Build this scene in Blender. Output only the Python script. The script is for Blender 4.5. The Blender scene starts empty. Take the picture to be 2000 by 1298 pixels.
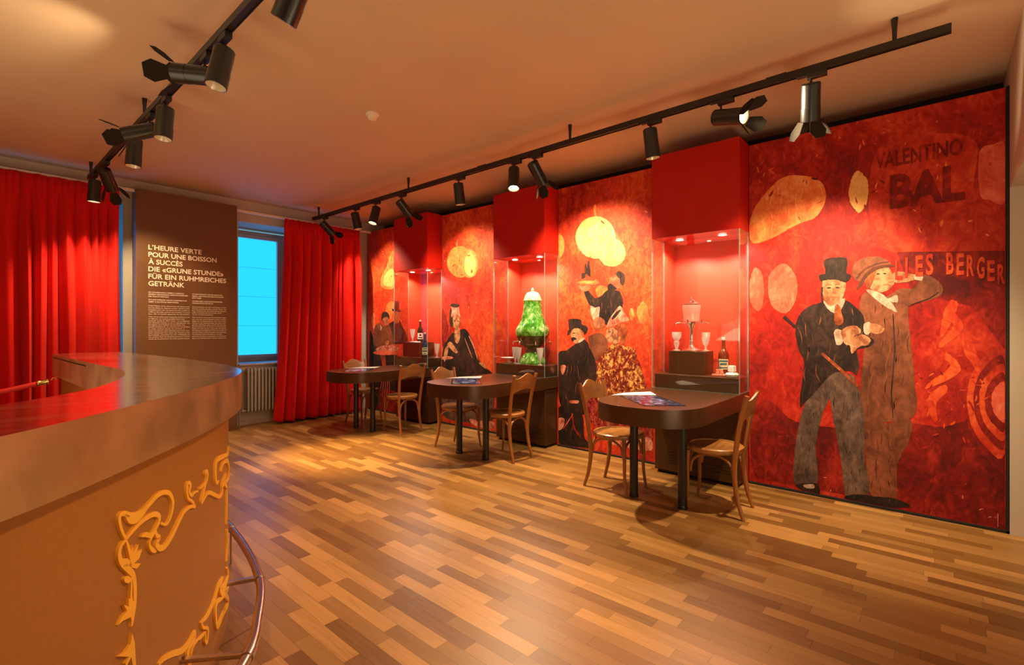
import bpy, bmesh, math, random
from mathutils import Vector, Matrix
from mathutils.geometry import tessellate_polygon
SC = bpy.context.scene
C = SC.collection
random.seed(7)
PI = math.pi
# ------------------------------------------------------------------ camera
F_PX, CX, CY, H = 953.0, 1000.0, 639.0, 1.35
YAW = math.atan2(1095, F_PX)
FW = (math.sin(YAW), math.cos(YAW)); RT = (math.cos(YAW), -math.sin(YAW))
cam = bpy.data.objects.new('camera', bpy.data.cameras.new('camera'))
cam.data.sensor_width = 36.0; cam.data.lens = 36.0 * F_PX / 2000.0
cam.data.shift_y = -0.005; cam.data.clip_start = 0.02
cam.location = (0, 0, H); cam.rotation_euler = (PI / 2, 0, -YAW)
C.objects.link(cam); SC.camera = cam
# ------------------------------------------------------------------ world, view
w = bpy.data.worlds.new('world'); SC.world = w; w.use_nodes = True
w.node_tree.nodes['Background'].inputs[0].default_value = (0.25, 0.65, 1.0, 1)
w.node_tree.nodes['Background'].inputs[1].default_value = 1.2
SC.view_settings.view_transform = 'Standard'; SC.view_settings.look = 'None'
SC.view_settings.exposure = 0.0; SC.view_settings.gamma = 1.0
SC.view_settings.use_curve_mapping = False
# brightness of the lamp families (watts)
W_FILL = 24; W_SPOT = 2.75
WARM = (1.0, 0.77, 0.46); WARMER = (1.0, 0.69, 0.32); NEUT = (1.0, 0.86, 0.68)

def light(name, kind, loc, energy, color, size=0.3, aim=None, angle=60, blend=0.6, parent=None, sy=None):
    d = bpy.data.lights.new(name, kind); d.energy = energy; d.color = color
    if kind == 'SPOT':
        d.spot_size = math.radians(angle); d.spot_blend = blend; d.shadow_soft_size = size
    elif kind == 'AREA':
        d.size = size
        if sy: d.shape = 'RECTANGLE'; d.size_y = sy
    else: d.shadow_soft_size = size
    o = bpy.data.objects.new(name, d); C.objects.link(o); o.location = loc
    if aim is not None:
        o.rotation_mode = 'QUATERNION'
        o.rotation_quaternion = (Vector(aim)).to_track_quat('-Z', 'Y')
    if parent: o.parent = parent
    return o
# added area lights, unseen fill that brightens the whole room
light('room_fill', 'AREA', (0.9, -2.6, 1.1), W_FILL * 0.7, WARM, 3.2, (0.35, 1, 0.12), sy=1.6)
light('room_fill', 'AREA', (-2.1, 2.0, 1.2), W_FILL * 0.5, WARM, 3.0, (1, 0.1, 0.25), sy=1.6)
light('room_fill', 'AREA', (1.9, 2.6, 3.06), W_FILL * 0.25, WARM, 2.2, (0, 0, -1), sy=4.5)
light('room_fill', 'AREA', (-0.6, 2.5, 3.06), W_FILL * 0.4, WARM, 1.6, (0, 0, -1), sy=3.0)
light('room_fill', 'AREA', (1.0, -1.8, 2.2), W_FILL * 0.3, WARM, 2.0, (0.2, 0.5, -0.6), sy=2.0)

# added unseen fill behind the bar and beside the viewer that washes the ceiling
light('ceiling_fill', 'AREA', (-1.3, 3.0, 1.0), W_FILL * 1.6, WARM, 1.0, (0.35, 0.1, 1), sy=4.0)
light('ceiling_fill', 'AREA', (1.9, -0.25, 0.7), W_FILL * 1.0, WARM, 1.6, (0.15, 0.55, 1), sy=0.4)
# ------------------------------------------------------------------ materials
def nt(m): return m.node_tree.nodes, m.node_tree.links
def mat(name, col, rough=0.5, metal=0.0, noise=0.0, scale=8.0, bump=0.0, spec=0.5, stretch=(1, 1, 1), coat=0.0, emis=None, es=0.0, rvar=0.0, detail=4):
    m = bpy.data.materials.new(name); m.use_nodes = True
    N, L = nt(m); b = N['Principled BSDF']
    b.inputs['Base Color'].default_value = (*col, 1); b.inputs['Roughness'].default_value = rough
    b.inputs['Metallic'].default_value = metal; b.inputs['Specular IOR Level'].default_value = spec
    b.inputs['Coat Weight'].default_value = coat; b.inputs['Coat Roughness'].default_value = 0.15
    if emis: b.inputs['Emission Color'].default_value = (*emis, 1); b.inputs['Emission Strength'].default_value = es
    tc = N.new('ShaderNodeTexCoord'); mp = N.new('ShaderNodeMapping'); mp.inputs['Scale'].default_value = stretch
    L.new(tc.outputs['Object'], mp.inputs[0])
    nz = N.new('ShaderNodeTexNoise'); nz.inputs['Scale'].default_value = scale; nz.inputs['Detail'].default_value = detail
    L.new(mp.outputs[0], nz.inputs['Vector'])
    n = max(noise, 0.03)
    r = N.new('ShaderNodeValToRGB'); r.color_ramp.elements[0].position = 0.3; r.color_ramp.elements[1].position = 0.7
    r.color_ramp.elements[0].color = (*[c * (1 - n) for c in col], 1); r.color_ramp.elements[1].color = (*[min(1, c * (1 + n)) for c in col], 1)
    L.new(nz.outputs[0], r.inputs[0]); L.new(r.outputs[0], b.inputs['Base Color'])
    if rvar:
        mr = N.new('ShaderNodeMapRange'); mr.inputs[3].default_value = max(0.02, rough - rvar); mr.inputs[4].default_value = rough + rvar
        L.new(nz.outputs[0], mr.inputs[0]); L.new(mr.outputs[0], b.inputs['Roughness'])
    if bump:
        bp = N.new('ShaderNodeBump'); bp.inputs['Strength'].default_value = bump; bp.inputs['Distance'].default_value = 0.01
        L.new(nz.outputs[0], bp.inputs['Height']); L.new(bp.outputs[0], b.inputs['Normal'])
    return m

def mat_paint(name, dark, mid, light_, scale=1.6, pos=(0.32, 0.5, 0.68), fine=14, stretch=(1, 1, 0.7), rough=0.6):
    """loose brushwork: broad patches with finer dabs"""
    m = bpy.data.materials.new(name); m.use_nodes = True; N, L = nt(m); b = N['Principled BSDF']
    b.inputs['Roughness'].default_value = rough; b.inputs['Specular IOR Level'].default_value = 0.25
    tc = N.new('ShaderNodeTexCoord'); mp = N.new('ShaderNodeMapping'); mp.inputs['Scale'].default_value = stretch
    L.new(tc.outputs['Object'], mp.inputs[0])
    a = N.new('ShaderNodeTexNoise'); a.inputs['Scale'].default_value = scale; a.inputs['Detail'].default_value = 9; a.inputs['Roughness'].default_value = 0.62; a.inputs['Distortion'].default_value = 0.5
    f = N.new('ShaderNodeTexNoise'); f.inputs['Scale'].default_value = fine; f.inputs['Detail'].default_value = 8; f.inputs['Distortion'].default_value = 2.0
    L.new(mp.outputs[0], a.inputs['Vector']); L.new(mp.outputs[0], f.inputs['Vector'])
    mx = N.new('ShaderNodeMath'); mx.operation = 'MULTIPLY_ADD'; mx.inputs[1].default_value = 0.5
    sub = N.new('ShaderNodeMath'); sub.operation = 'SUBTRACT'; sub.inputs[1].default_value = 0.5
    L.new(f.outputs[0], sub.inputs[0]); L.new(sub.outputs[0], mx.inputs[0]); L.new(a.outputs[0], mx.inputs[2])
    r = N.new('ShaderNodeValToRGB'); e = r.color_ramp.elements
    e[0].position = pos[0]; e[0].color = (*dark, 1); e[1].position = pos[2]; e[1].color = (*light_, 1)
    k = e.new(pos[1]); k.color = (*mid, 1)
    L.new(mx.outputs[0], r.inputs[0]); L.new(r.outputs[0], b.inputs['Base Color'])
    return m

def mat_glass(name, tint=(1, 1, 1), gloss=0.06, rough=0.02, body=0.0, bodycol=(1, 1, 1)):
    m = bpy.data.materials.new(name); m.use_nodes = True; N, L = nt(m); N.remove(N['Principled BSDF'])
    t = N.new('ShaderNodeBsdfTransparent'); t.inputs[0].default_value = (*tint, 1)
    g = N.new('ShaderNodeBsdfGlossy'); g.inputs['Roughness'].default_value = rough
    lw = N.new('ShaderNodeLayerWeight'); lw.inputs[0].default_value = 0.35
    mr = N.new('ShaderNodeMapRange'); mr.inputs[3].default_value = gloss; mr.inputs[4].default_value = 0.85
    pw = N.new('ShaderNodeMath'); pw.operation = 'POWER'; pw.inputs[1].default_value = 2.2
    L.new(lw.outputs['Facing'], pw.inputs[0]); L.new(pw.outputs[0], mr.inputs[0])
    mx = N.new('ShaderNodeMixShader'); L.new(mr.outputs[0], mx.inputs[0]); L.new(t.outputs[0], mx.inputs[1]); L.new(g.outputs[0], mx.inputs[2])
    out = mx
    if body:
        d = N.new('ShaderNodeBsdfDiffuse'); d.inputs[0].default_value = (*bodycol, 1)
        m2 = N.new('ShaderNodeMixShader'); m2.inputs[0].default_value = body
        L.new(mx.outputs[0], m2.inputs[1]); L.new(d.outputs[0], m2.inputs[2]); out = m2
    L.new(out.outputs[0], N['Material Output'].inputs[0])
    return m

def mat_emit(name, col, s):
    m = bpy.data.materials.new(name); m.use_nodes = True; N, L = nt(m); N.remove(N['Principled BSDF'])
    e = N.new('ShaderNodeEmission'); e.inputs[0].default_value = (*col, 1); e.inputs[1].default_value = s
    L.new(e.outputs[0], N['Material Output'].inputs[0]); return m

def mat_floor():
    m = bpy.data.materials.new('oak parquet'); m.use_nodes = True; N, L = nt(m); b = N['Principled BSDF']
    def mth(op, a, bb=None, cc=None):
        n = N.new('ShaderNodeMath'); n.operation = op
        for i, v in enumerate((a, bb, cc)):
            if v is None: continue
            if isinstance(v, (int, float)): n.inputs[i].default_value = v
            else: L.new(v, n.inputs[i])
        return n.outputs[0]
    tc = N.new('ShaderNodeTexCoord'); sp = N.new('ShaderNodeSeparateXYZ'); L.new(tc.outputs['Object'], sp.inputs[0])
    PW = 0.074
    xr = mth('DIVIDE', sp.outputs[0], PW); row = mth('FLOOR', xr)
    wn = N.new('ShaderNodeTexWhiteNoise'); wn.noise_dimensions = '1D'; L.new(row, wn.inputs['W'])
    ln = mth('MULTIPLY_ADD', wn.outputs[0], 0.22, 0.40)
    wn2 = N.new('ShaderNodeTexWhiteNoise'); wn2.noise_dimensions = '1D'; L.new(mth('ADD', row, 77.3), wn2.inputs['W'])
    yy = mth('DIVIDE', mth('ADD', sp.outputs[1], mth('MULTIPLY', wn2.outputs[0], 3.0)), ln); idx = mth('FLOOR', yy)
    cv = N.new('ShaderNodeCombineXYZ'); L.new(row, cv.inputs[0]); L.new(idx, cv.inputs[1])
    wp = N.new('ShaderNodeTexWhiteNoise'); wp.noise_dimensions = '2D'; L.new(cv.outputs[0], wp.inputs['Vector'])
    mp = N.new('ShaderNodeMapping'); mp.inputs['Scale'].default_value = (26, 1.6, 1); L.new(tc.outputs['Object'], mp.inputs[0])
    ad = N.new('ShaderNodeVectorMath'); ad.operation = 'ADD'; L.new(mp.outputs[0], ad.inputs[0])
    sc = N.new('ShaderNodeVectorMath'); sc.operation = 'SCALE'; sc.inputs[3].default_value = 40; L.new(wp.outputs['Color'], sc.inputs[0]); L.new(sc.outputs[0], ad.inputs[1])
    gr = N.new('ShaderNodeTexNoise'); gr.inputs['Scale'].default_value = 2.2; gr.inputs['Detail'].default_value = 8; gr.inputs['Distortion'].default_value = 0.8; L.new(ad.outputs[0], gr.inputs['Vector'])
    r = N.new('ShaderNodeValToRGB'); e = r.color_ramp.elements
    e[0].position = 0.0; e[0].color = (0.17, 0.072, 0.017, 1); e[1].position = 1.0; e[1].color = (0.47, 0.235, 0.07, 1)
    for p, c in ((0.18, (0.22, 0.10, 0.024)), (0.5, (0.285, 0.137, 0.036)), (0.8, (0.36, 0.178, 0.049))):
        k = e.new(p); k.color = (*c, 1)
    tone = mth('MULTIPLY_ADD', mth('SUBTRACT', gr.outputs[0], 0.5), 0.55, wp.outputs[0])
    L.new(tone, r.inputs[0])
    fx = mth('FRACT', xr); fy = mth('FRACT', yy)
    gx = mth('LESS_THAN', mth('ABSOLUTE', mth('SUBTRACT', fx, 0.5)), 0.485)
    gy = mth('LESS_THAN', mth('ABSOLUTE', mth('SUBTRACT', fy, 0.5)), 0.4975)
    gap = mth('MULTIPLY', gx, gy); g2 = mth('MULTIPLY_ADD', gap, 0.4, 0.6)
    mc = N.new('ShaderNodeVectorMath'); mc.operation = 'SCALE'; L.new(r.outputs[0], mc.inputs[0]); L.new(g2, mc.inputs[3])
    L.new(mc.outputs[0], b.inputs['Base Color'])
    b.inputs['Specular IOR Level'].default_value = 0.3
    L.new(mth('MULTIPLY_ADD', gr.outputs[0], 0.15, 0.30), b.inputs['Roughness'])
    bp = N.new('ShaderNodeBump'); bp.inputs['Strength'].default_value = 0.12; bp.inputs['Distance'].default_value = 0.004
    L.new(mth('MULTIPLY_ADD', gr.outputs[0], 0.3, gap), bp.inputs['Height']); L.new(bp.outputs[0], b.inputs['Normal'])
    return m

M = {}
M['floor'] = mat_floor()
M['ceiling'] = mat('ceiling plaster', (0.62, 0.44, 0.28), 0.85, noise=0.04, scale=1.2)
M['wall'] = mat('cream wall plaster', (0.56, 0.47, 0.36), 0.85, noise=0.04, scale=3)
M['wallred'] = mat('red niche lacquer', (0.62, 0.045, 0.016), 0.45, noise=0.05, scale=3)
M['hood'] = mat('deep red lacquer', (0.50, 0.012, 0.006), 0.5, spec=0.2, noise=0.05, scale=3)
M['black'] = mat('black paint', (0.008, 0.007, 0.006), 0.7)
M['darkwall'] = mat('dark wall behind the panels', (0.03, 0.02, 0.015), 0.9)
M['metalblack'] = mat('black lacquered metal', (0.012, 0.010, 0.009), 0.32, spec=0.6, noise=0.1)
M['doorblack'] = mat('matt black sheet', (0.02, 0.013, 0.008), 0.75, spec=0.15)
M['trackblack'] = mat('black track', (0.016, 0.010, 0.007), 0.5)
M['reflector'] = mat('pale lamp reflector', (0.75, 0.66, 0.5), 0.3, metal=0.3)
M['lens_on'] = mat_emit('lit lamp lens', (1.0, 0.93, 0.78), 14)
M['brown'] = mat('bronze brown lacquer', (0.070, 0.027, 0.007), 0.34, metal=0.25, noise=0.06, scale=30, coat=0.2)
M['brownmat'] = mat('brown lacquered bar front', (0.40, 0.165, 0.033), 0.42, metal=0.2, noise=0.04, scale=60)
M['panel'] = mat('brown text panel', (0.15, 0.060, 0.018), 0.45, noise=0.05, scale=50)
M['zinc'] = mat('worn pewter', (0.62, 0.50, 0.38), 0.20, metal=1.0, noise=0.16, scale=5, bump=0.12, rvar=0.08, stretch=(1, 4, 1))
M['zincrim'] = mat('worn pewter rim', (0.72, 0.52, 0.30), 0.33, metal=0.85, noise=0.2, scale=5, bump=0.3, rvar=0.1)
M['gold'] = mat('gold ornament', (1.0, 0.50, 0.05), 0.45, metal=0.15)
M['steel'] = mat('brushed steel', (0.55, 0.45, 0.38), 0.25, metal=1.0)
M['silver'] = mat('silver', (0.85, 0.80, 0.72), 0.15, metal=1.0)
M['brass'] = mat('brass', (0.75, 0.52, 0.18), 0.2, metal=1.0)
M['velvet'] = mat('red velvet curtain', (0.62, 0.008, 0.006), 0.75, noise=0.10, scale=120, spec=0.15)
M['velvet'].node_tree.nodes['Principled BSDF'].inputs['Sheen Weight'].default_value = 0.35
M['velvet'].node_tree.nodes['Principled BSDF'].inputs['Sheen Tint'].default_value = (1, 0.12, 0.06, 1)
M['wood'] = mat('bentwood beech', (0.30, 0.105, 0.022), 0.32, noise=0.35, scale=9, stretch=(1, 1, 0.2), coat=0.35, detail=7)
M['wood2'] = mat('bentwood beech panel', (0.36, 0.15, 0.038), 0.3, noise=0.3, scale=7, stretch=(0.3, 3, 2), coat=0.4, detail=8)
M['lettering'] = mat('cream lettering', (0.95, 0.82, 0.62), 0.6)
M['frame'] = mat('grey window paint', (0.52, 0.43, 0.37), 0.5)
M['radiator'] = mat('cream enamel', (0.34, 0.28, 0.22), 0.4)
M['rail'] = mat('white curtain rail', (0.8, 0.66, 0.55), 0.5)
M['glass'] = mat_glass('display glass', (0.97, 0.985, 0.98), 0.05)
M['glassedge'] = mat_glass('polished glass edge', (0.75, 0.95, 0.88), 0.5, 0.1, 0.25, (0.5, 0.8, 0.7))
M['crystal'] = mat_glass('clear drinking glass', (0.95, 0.95, 0.95), 0.15, 0.03, 0.26, (1, 0.95, 0.9))
M['bowlglass'] = mat_glass('frosted glass bowl', (0.98, 0.9, 0.86), 0.1, 0.1, 0.32, (0.9, 0.62, 0.5))
M['bottle'] = mat('dark green bottle glass', (0.012, 0.015, 0.006), 0.08, spec=0.8)
M['amber'] = mat('brown bottle glass', (0.16, 0.025, 0.008), 0.08, spec=0.8)
M['label'] = mat('cream paper label', (0.8, 0.68, 0.42), 0.7)
M['labelw'] = mat('white paper label', (0.85, 0.8, 0.7), 0.7)
M['ink'] = mat('black ink', (0.02, 0.03, 0.04), 0.7)
M['bluegreen'] = mat('dark teal label print', (0.03, 0.13, 0.14), 0.7)
M['foil'] = mat('pale foil', (0.7, 0.62, 0.5), 0.35, metal=0.5)
M['white'] = mat('white porcelain', (0.9, 0.87, 0.8), 0.3)
M['pinkbrick'] = mat('pink wrapped sugar', (0.75, 0.22, 0.15), 0.6)
M['paper'] = mat('white paper', (0.85, 0.82, 0.76), 0.7)
M['screen'] = mat('dark glass screen', (0.02, 0.022, 0.03), 0.08, spec=0.8)
M['screenimg'] = mat('screen picture', (0.03, 0.035, 0.05), 0.1, emis=(0.3, 0.45, 1.0), es=0.5)
_N, _L = nt(M['screenimg']); _v = _N.new('ShaderNodeTexVoronoi'); _v.distance = 'CHEBYCHEV'; _v.inputs['Scale'].default_value = 28
_t = _N.new('ShaderNodeTexCoord'); _L.new(_t.outputs['Object'], _v.inputs['Vector']); _s = _N.new('ShaderNodeSeparateColor'); _L.new(_v.outputs['Color'], _s.inputs[0])
_r = _N.new('ShaderNodeValToRGB'); _r.color_ramp.interpolation = 'CONSTANT'; _e = _r.color_ramp.elements; _e[0].color = (.01, .012, .02, 1); _e[1].position = .62; _e[1].color = (.10, .13, .3, 1)
_k = _e.new(.82); _k.color = (.5, .55, .7, 1); _L.new(_s.outputs[0], _r.inputs[0]); _L.new(_r.outputs[0], _N['Principled BSDF'].inputs['Emission Color'])
M['screenimg2'] = mat('screen picture pale', (0.6, 0.6, 0.6), 0.3, emis=(0.8, 0.8, 0.8), es=0.35)
M['plastic'] = mat('ivory plastic', (0.85, 0.72, 0.58), 0.5)
M['rope'] = mat('red velvet rope', (0.6, 0.012, 0.008), 0.7, noise=0.1, scale=90)
M['blind'] = mat_emit('daylit blue blind', (0.012, 0.33, 1.0), 2.3)
M['blindline'] = mat_emit('blind seam', (0.01, 0.2, 0.6), 1.9)
M['urn'] = mat_paint('green glazed urn', (0.015, 0.10, 0.008), (0.06, 0.34, 0.025), (0.5, 0.66, 0.28), 14, (0.36, 0.5, 0.68), 60, rough=0.15)
M['urndark'] = mat_paint('dark glazed band', (0.015, 0.03, 0.008), (0.05, 0.07, 0.02), (0.2, 0.14, 0.06), 14, (0.36, 0.5, 0.7), 50, rough=0.15)
M['urnlid'] = mat_paint('mottled pale lid', (0.15, 0.35, 0.06), (0.55, 0.6, 0.3), (0.85, 0.75, 0.5), 16, (0.36, 0.5, 0.66), 60, rough=0.15)
# painting colours
M['p_bg'] = mat_paint('mural red ground', (0.30, 0.014, 0.008), (0.62, 0.045, 0.014), (0.85, 0.14, 0.03), 1.5)
M['p_bg4'] = mat_paint('mural crimson ground', (0.20, 0.006, 0.005), (0.43, 0.016, 0.008), (0.68, 0.06, 0.02), 2.0)
M['p_dark'] = mat_paint('mural dark crimson', (0.09, 0.006, 0.005), (0.22, 0.009, 0.006), (0.46, 0.03, 0.015), 3.5, (0.35, 0.52, 0.72))
M['p_glow'] = mat_paint('lantern orange', (0.72, 0.10, 0.03), (0.85, 0.20, 0.05), (0.92, 0.36, 0.10), 6)
M['p_yel'] = mat_paint('lantern yellow', (0.78, 0.28, 0.07), (0.86, 0.42, 0.12), (0.92, 0.55, 0.2), 9)
M['p_pink'] = mat_paint('lantern rose', (0.62, 0.06, 0.03), (0.74, 0.11, 0.06), (0.82, 0.2, 0.11), 6)
M['p_black'] = mat_paint('painted black cloth', (0.012, 0.007, 0.006), (0.028, 0.014, 0.011), (0.07, 0.03, 0.02), 4)
M['p_coat'] = mat_paint('painted brown coat', (0.10, 0.03, 0.015), (0.19, 0.055, 0.025), (0.30, 0.09, 0.04), 5)
M['p_grey'] = mat_paint('painted grey trousers', (0.06, 0.035, 0.028), (0.12, 0.068, 0.05), (0.2, 0.12, 0.085), 8)
M['p_grey2'] = mat_paint('painted pale trouser fold', (0.13, 0.075, 0.055), (0.17, 0.10, 0.07), (0.21, 0.13, 0.09), 8)
M['p_blk2'] = mat_paint('painted coat sheen', (0.03, 0.017, 0.013), (0.05, 0.027, 0.02), (0.07, 0.04, 0.03), 8)
M['p_coat2'] = mat_paint('painted lighter coat fold', (0.19, 0.058, 0.027), (0.23, 0.072, 0.033), (0.28, 0.095, 0.045), 8)
M['p_coat3'] = mat_paint('painted darker coat fold', (0.06, 0.018, 0.01), (0.10, 0.03, 0.015), (0.14, 0.04, 0.02), 8)
M['p_grey3'] = mat_paint('painted dark trouser fold', (0.04, 0.025, 0.02), (0.06, 0.035, 0.028), (0.09, 0.05, 0.04), 8)
M['p_glow2'] = mat_paint('painted lantern dab', (0.8, 0.24, 0.06), (0.9, 0.34, 0.09), (0.95, 0.45, 0.14), 8)
M['p_skin'] = mat_paint('painted skin', (0.26, 0.08, 0.035), (0.46, 0.18, 0.08), (0.62, 0.30, 0.15), 14, (0.36, 0.48, 0.6))
M['p_skind'] = mat_paint('painted shaded skin', (0.22, 0.06, 0.03), (0.36, 0.11, 0.05), (0.5, 0.2, 0.09), 14)
M['p_white'] = mat_paint('painted white linen', (0.34, 0.2, 0.13), (0.52, 0.36, 0.26), (0.68, 0.52, 0.4), 12)
M['p_hair'] = mat_paint('painted auburn hair', (0.16, 0.03, 0.01), (0.34, 0.07, 0.02), (0.5, 0.15, 0.05), 12)
M['p_dress'] = mat_paint('painted patterned dress', (0.14, 0.012, 0.008), (0.32, 0.06, 0.02), (0.85, 0.45, 0.12), 26, (0.42, 0.52, 0.60), 60, (1, 1, 0.8))
M['p_dress2'] = mat_paint('painted red patterned skirt', (0.10, 0.006, 0.006), (0.30, 0.02, 0.014), (0.55, 0.12, 0.06), 22, (0.4, 0.52, 0.66), 50)
M['p_hem'] = mat_paint('painted rose hem', (0.4, 0.05, 0.03), (0.62, 0.2, 0.13), (0.78, 0.42, 0.3), 16)
M['p_poster'] = mat_paint('mural faded poster', (0.34, 0.012, 0.007), (0.55, 0.03, 0.012), (0.72, 0.08, 0.025), 4)
M['p_letter'] = mat_paint('painted dark letters', (0.14, 0.005, 0.004), (0.24, 0.009, 0.006), (0.42, 0.02, 0.01), 9)

# ------------------------------------------------------------------ mesh helpers
class MB:
    def __init__(s): s.bm = bmesh.new(); s.mi = 0
    def _f(s, vs):
        try: f = s.bm.faces.new(vs); f.material_index = s.mi; return f
        except ValueError: return None
    def box(s, x0, x1, y0, y1, z0, z1, M4=None):
        p = [(x0, y0, z0), (x1, y0, z0), (x1, y1, z0), (x0, y1, z0), (x0, y0, z1), (x1, y0, z1), (x1, y1, z1), (x0, y1, z1)]
        v = [s.bm.verts.new(M4 @ Vector(q) if M4 else q) for q in p]
        for a in ((3, 2, 1, 0), (4, 5, 6, 7), (0, 1, 5, 4), (1, 2, 6, 5), (2, 3, 7, 6), (3, 0, 4, 7)): s._f([v[i] for i in a])
        return s
    def lathe(s, prof, c=(0, 0, 0), n=24, sx=1, sy=1, axis=None):
        rings = []
        q = Vector(axis).to_track_quat('Z', 'Y') if axis else None
        for r, z in prof:
            ring = []
            for i in range(n if r > 1e-6 else 1):
                a = 2 * PI * i / n; p = Vector((r * math.cos(a) * sx, r * math.sin(a) * sy, z))
                if q: p = q @ p
                ring.append(s.bm.verts.new(p + Vector(c)))
            rings.append(ring)
        for A, B in zip(rings, rings[1:]):
            for i in range(n):
                j = (i + 1) % n
                if len(A) == 1 and len(B) == 1: break
                if len(A) == 1: s._f([A[0], B[i], B[j]])
                elif len(B) == 1: s._f([A[i], A[j], B[0]])
                else: s._f([A[i], A[j], B[j], B[i]])
        return s
    def tube(s, pts, r, n=10, closed=False, caps=True, flat=1.0):
        P = [Vector(p) for p in pts]; rr = r if isinstance(r, (list, tuple)) else [r] * len(P)
        rings = []; up = None
        for i, p in enumerate(P):
            a = P[i - 1] if (i > 0 or closed) else P[0]; b = P[(i + 1) % len(P)] if (i < len(P) - 1 or closed) else P[-1]
            t = (b - a).normalized()
            if up is None:
                up = Vector((0, 0, 1)) if abs(t.z) < 0.9 else Vector((1, 0, 0))
            u = t.cross(up).normalized(); v = u.cross(t).normalized(); up = v
            rings.append([s.bm.verts.new(p + (u * math.cos(2 * PI * k / n) + v * math.sin(2 * PI * k / n) * flat) * rr[i]) for k in range(n)])
        R = rings + ([rings[0]] if closed else [])
        for A, B in zip(R, R[1:]):
            for k in range(n): s._f([A[k], A[(k + 1) % n], B[(k + 1) % n], B[k]])
        if caps and not closed: s._f(rings[0][::-1]); s._f(rings[-1])
        return s
    def prism(s, poly, z0, z1, fn=None):
        """poly in 2D; fn(a,b,h)->3D"""
        fn = fn or (lambda a, b, h: (a, b, h))
        lo = [s.bm.verts.new(fn(a, b, z0)) for a, b in poly]; hi = [s.bm.verts.new(fn(a, b, z1)) for a, b in poly]
        n = len(poly)
        for i in range(n): s._f([lo[i], lo[(i + 1) % n], hi[(i + 1) % n], hi[i]])
        for t in tessellate_polygon([[Vector((a, b, 0)) for a, b in poly]]):
            s._f([lo[i] for i in t][::-1]); s._f([hi[i] for i in t])
        return s
    def flat(s, poly, fn):
        v = [s.bm.verts.new(fn(a, b)) for a, b in poly]
        for t in tessellate_polygon([[Vector((a, b, 0)) for a, b in poly]]): s._f([v[i] for i in t])
        return s
    def build(s, name, mats, parent=None, bevel=0, seg=2, smooth=True, rel=True, ang=35, fix=True):
        if fix: bmesh.ops.recalc_face_normals(s.bm, faces=s.bm.faces)
        me = bpy.data.meshes.new(name)
        if parent is not None and rel:
            bmesh.ops.translate(s.bm, verts=s.bm.verts, vec=-Vector(parent.location) if parent.parent is None else (0, 0, 0))
        s.bm.to_mesh(me); s.bm.free()
        for m in (mats if isinstance(mats, (list, tuple)) else [mats]): me.materials.append(M[m] if isinstance(m, str) else m)
        if smooth:
            me.shade_smooth(); me.set_sharp_from_angle(angle=math.radians(ang))
        o = bpy.data.objects.new(name, me); C.objects.link(o)
        if parent is not None: o.parent = parent
        if bevel:
            b = o.modifiers.new('bevel', 'BEVEL'); b.width = bevel; b.segments = seg; b.limit_method = 'ANGLE'; b.angle_limit = math.radians(40)
        return o

def tag(o, label, cat, group=None):
    o['label'] = label; o['category'] = cat
    if group: o['group'] = group
    return o
def thing(name, label, cat, loc=(0, 0, 0), group=None):
    o = bpy.data.objects.new(name, None); C.objects.link(o); o.location = loc; o.empty_display_size = 0.1
    return tag(o, label, cat, group)
def struct(o): o['kind'] = 'structure'; return o
def copy_tree(o, parent=None):
    c = o.copy(); C.objects.link(c)
    if parent: c.parent = parent
    for ch in list(o.children): copy_tree(ch, c)
    return c
def spline(pts, n=6, closed=False):
    P = [Vector(p) for p in pts]; out = []; m = len(P)
    for i in range(m if closed else m - 1):
        p1, p2 = P[i], P[(i + 1) % m]
        p0 = P[i - 1] if (closed or i > 0) else p1 * 2 - p2
        p3 = P[(i + 2) % m] if (closed or i + 2 < m) else p2 * 2 - p1
        for k in range(n):
            t = k / n
            out.append(0.5 * ((2 * p1) + (p2 - p0) * t + (2 * p0 - 5 * p1 + 4 * p2 - p3) * t * t + (3 * p1 - p0 - 3 * p2 + p3) * t ** 3))
    if not closed: out.append(P[-1])
    return out

# ------------------------------------------------------------------ room shell
XM = 4.56            # face of the mural wall
YW = 7.22            # inner face of the window wall
CZ = 3.10
NICHE = [(1.235, 2.010), (3.268, 4.040), (5.290, 6.062)]
ZT, ZB = 2.175, 0.79
struct(MB().box(-2.3, 5.0, -3.6, 7.9, -0.1, 0).build('floor', 'floor', smooth=False))
struct(MB().box(-2.3, 5.0, -3.6, 7.9, CZ, CZ + 0.1).build('ceiling', 'ceiling', smooth=False))
struct(MB().box(-2.4, -2.3, -3.6, 7.9, 0, CZ).build('wall_left', 'wall', smooth=False))
struct(MB().box(-2.3, 5.0, -3.7, -3.6, 0, CZ).build('wall_back', 'wall', smooth=False))
b = MB()
WIN = [(-0.45, 1.325), (2.58, 4.12)]; WZ0, WZ1 = 0.825, 2.81
xs = -2.3
for a, c in WIN:
    b.box(xs, a, YW, 7.85, 0, CZ); b.box(a, c, YW, 7.85, 0, WZ0); b.box(a, c, YW, 7.85, WZ1, CZ); xs = c
b.box(xs, 5.0, YW, 7.85, 0, CZ)
struct(b.build('wall_front', 'wall', smooth=False))
struct(MB().box(4.93, 5.0, -0.36, YW, 0, CZ).build('wall_right', 'darkwall', smooth=False))
struct(MB().box(4.53, 5.0, -3.6, -0.36, 0, 2.262).build('wall_passage', 'wall', smooth=False))
struct(MB().box(-2.3, 5.0, -3.6, -0.36, 2.262, CZ).build('wall_header', 'wall', smooth=False))
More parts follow.
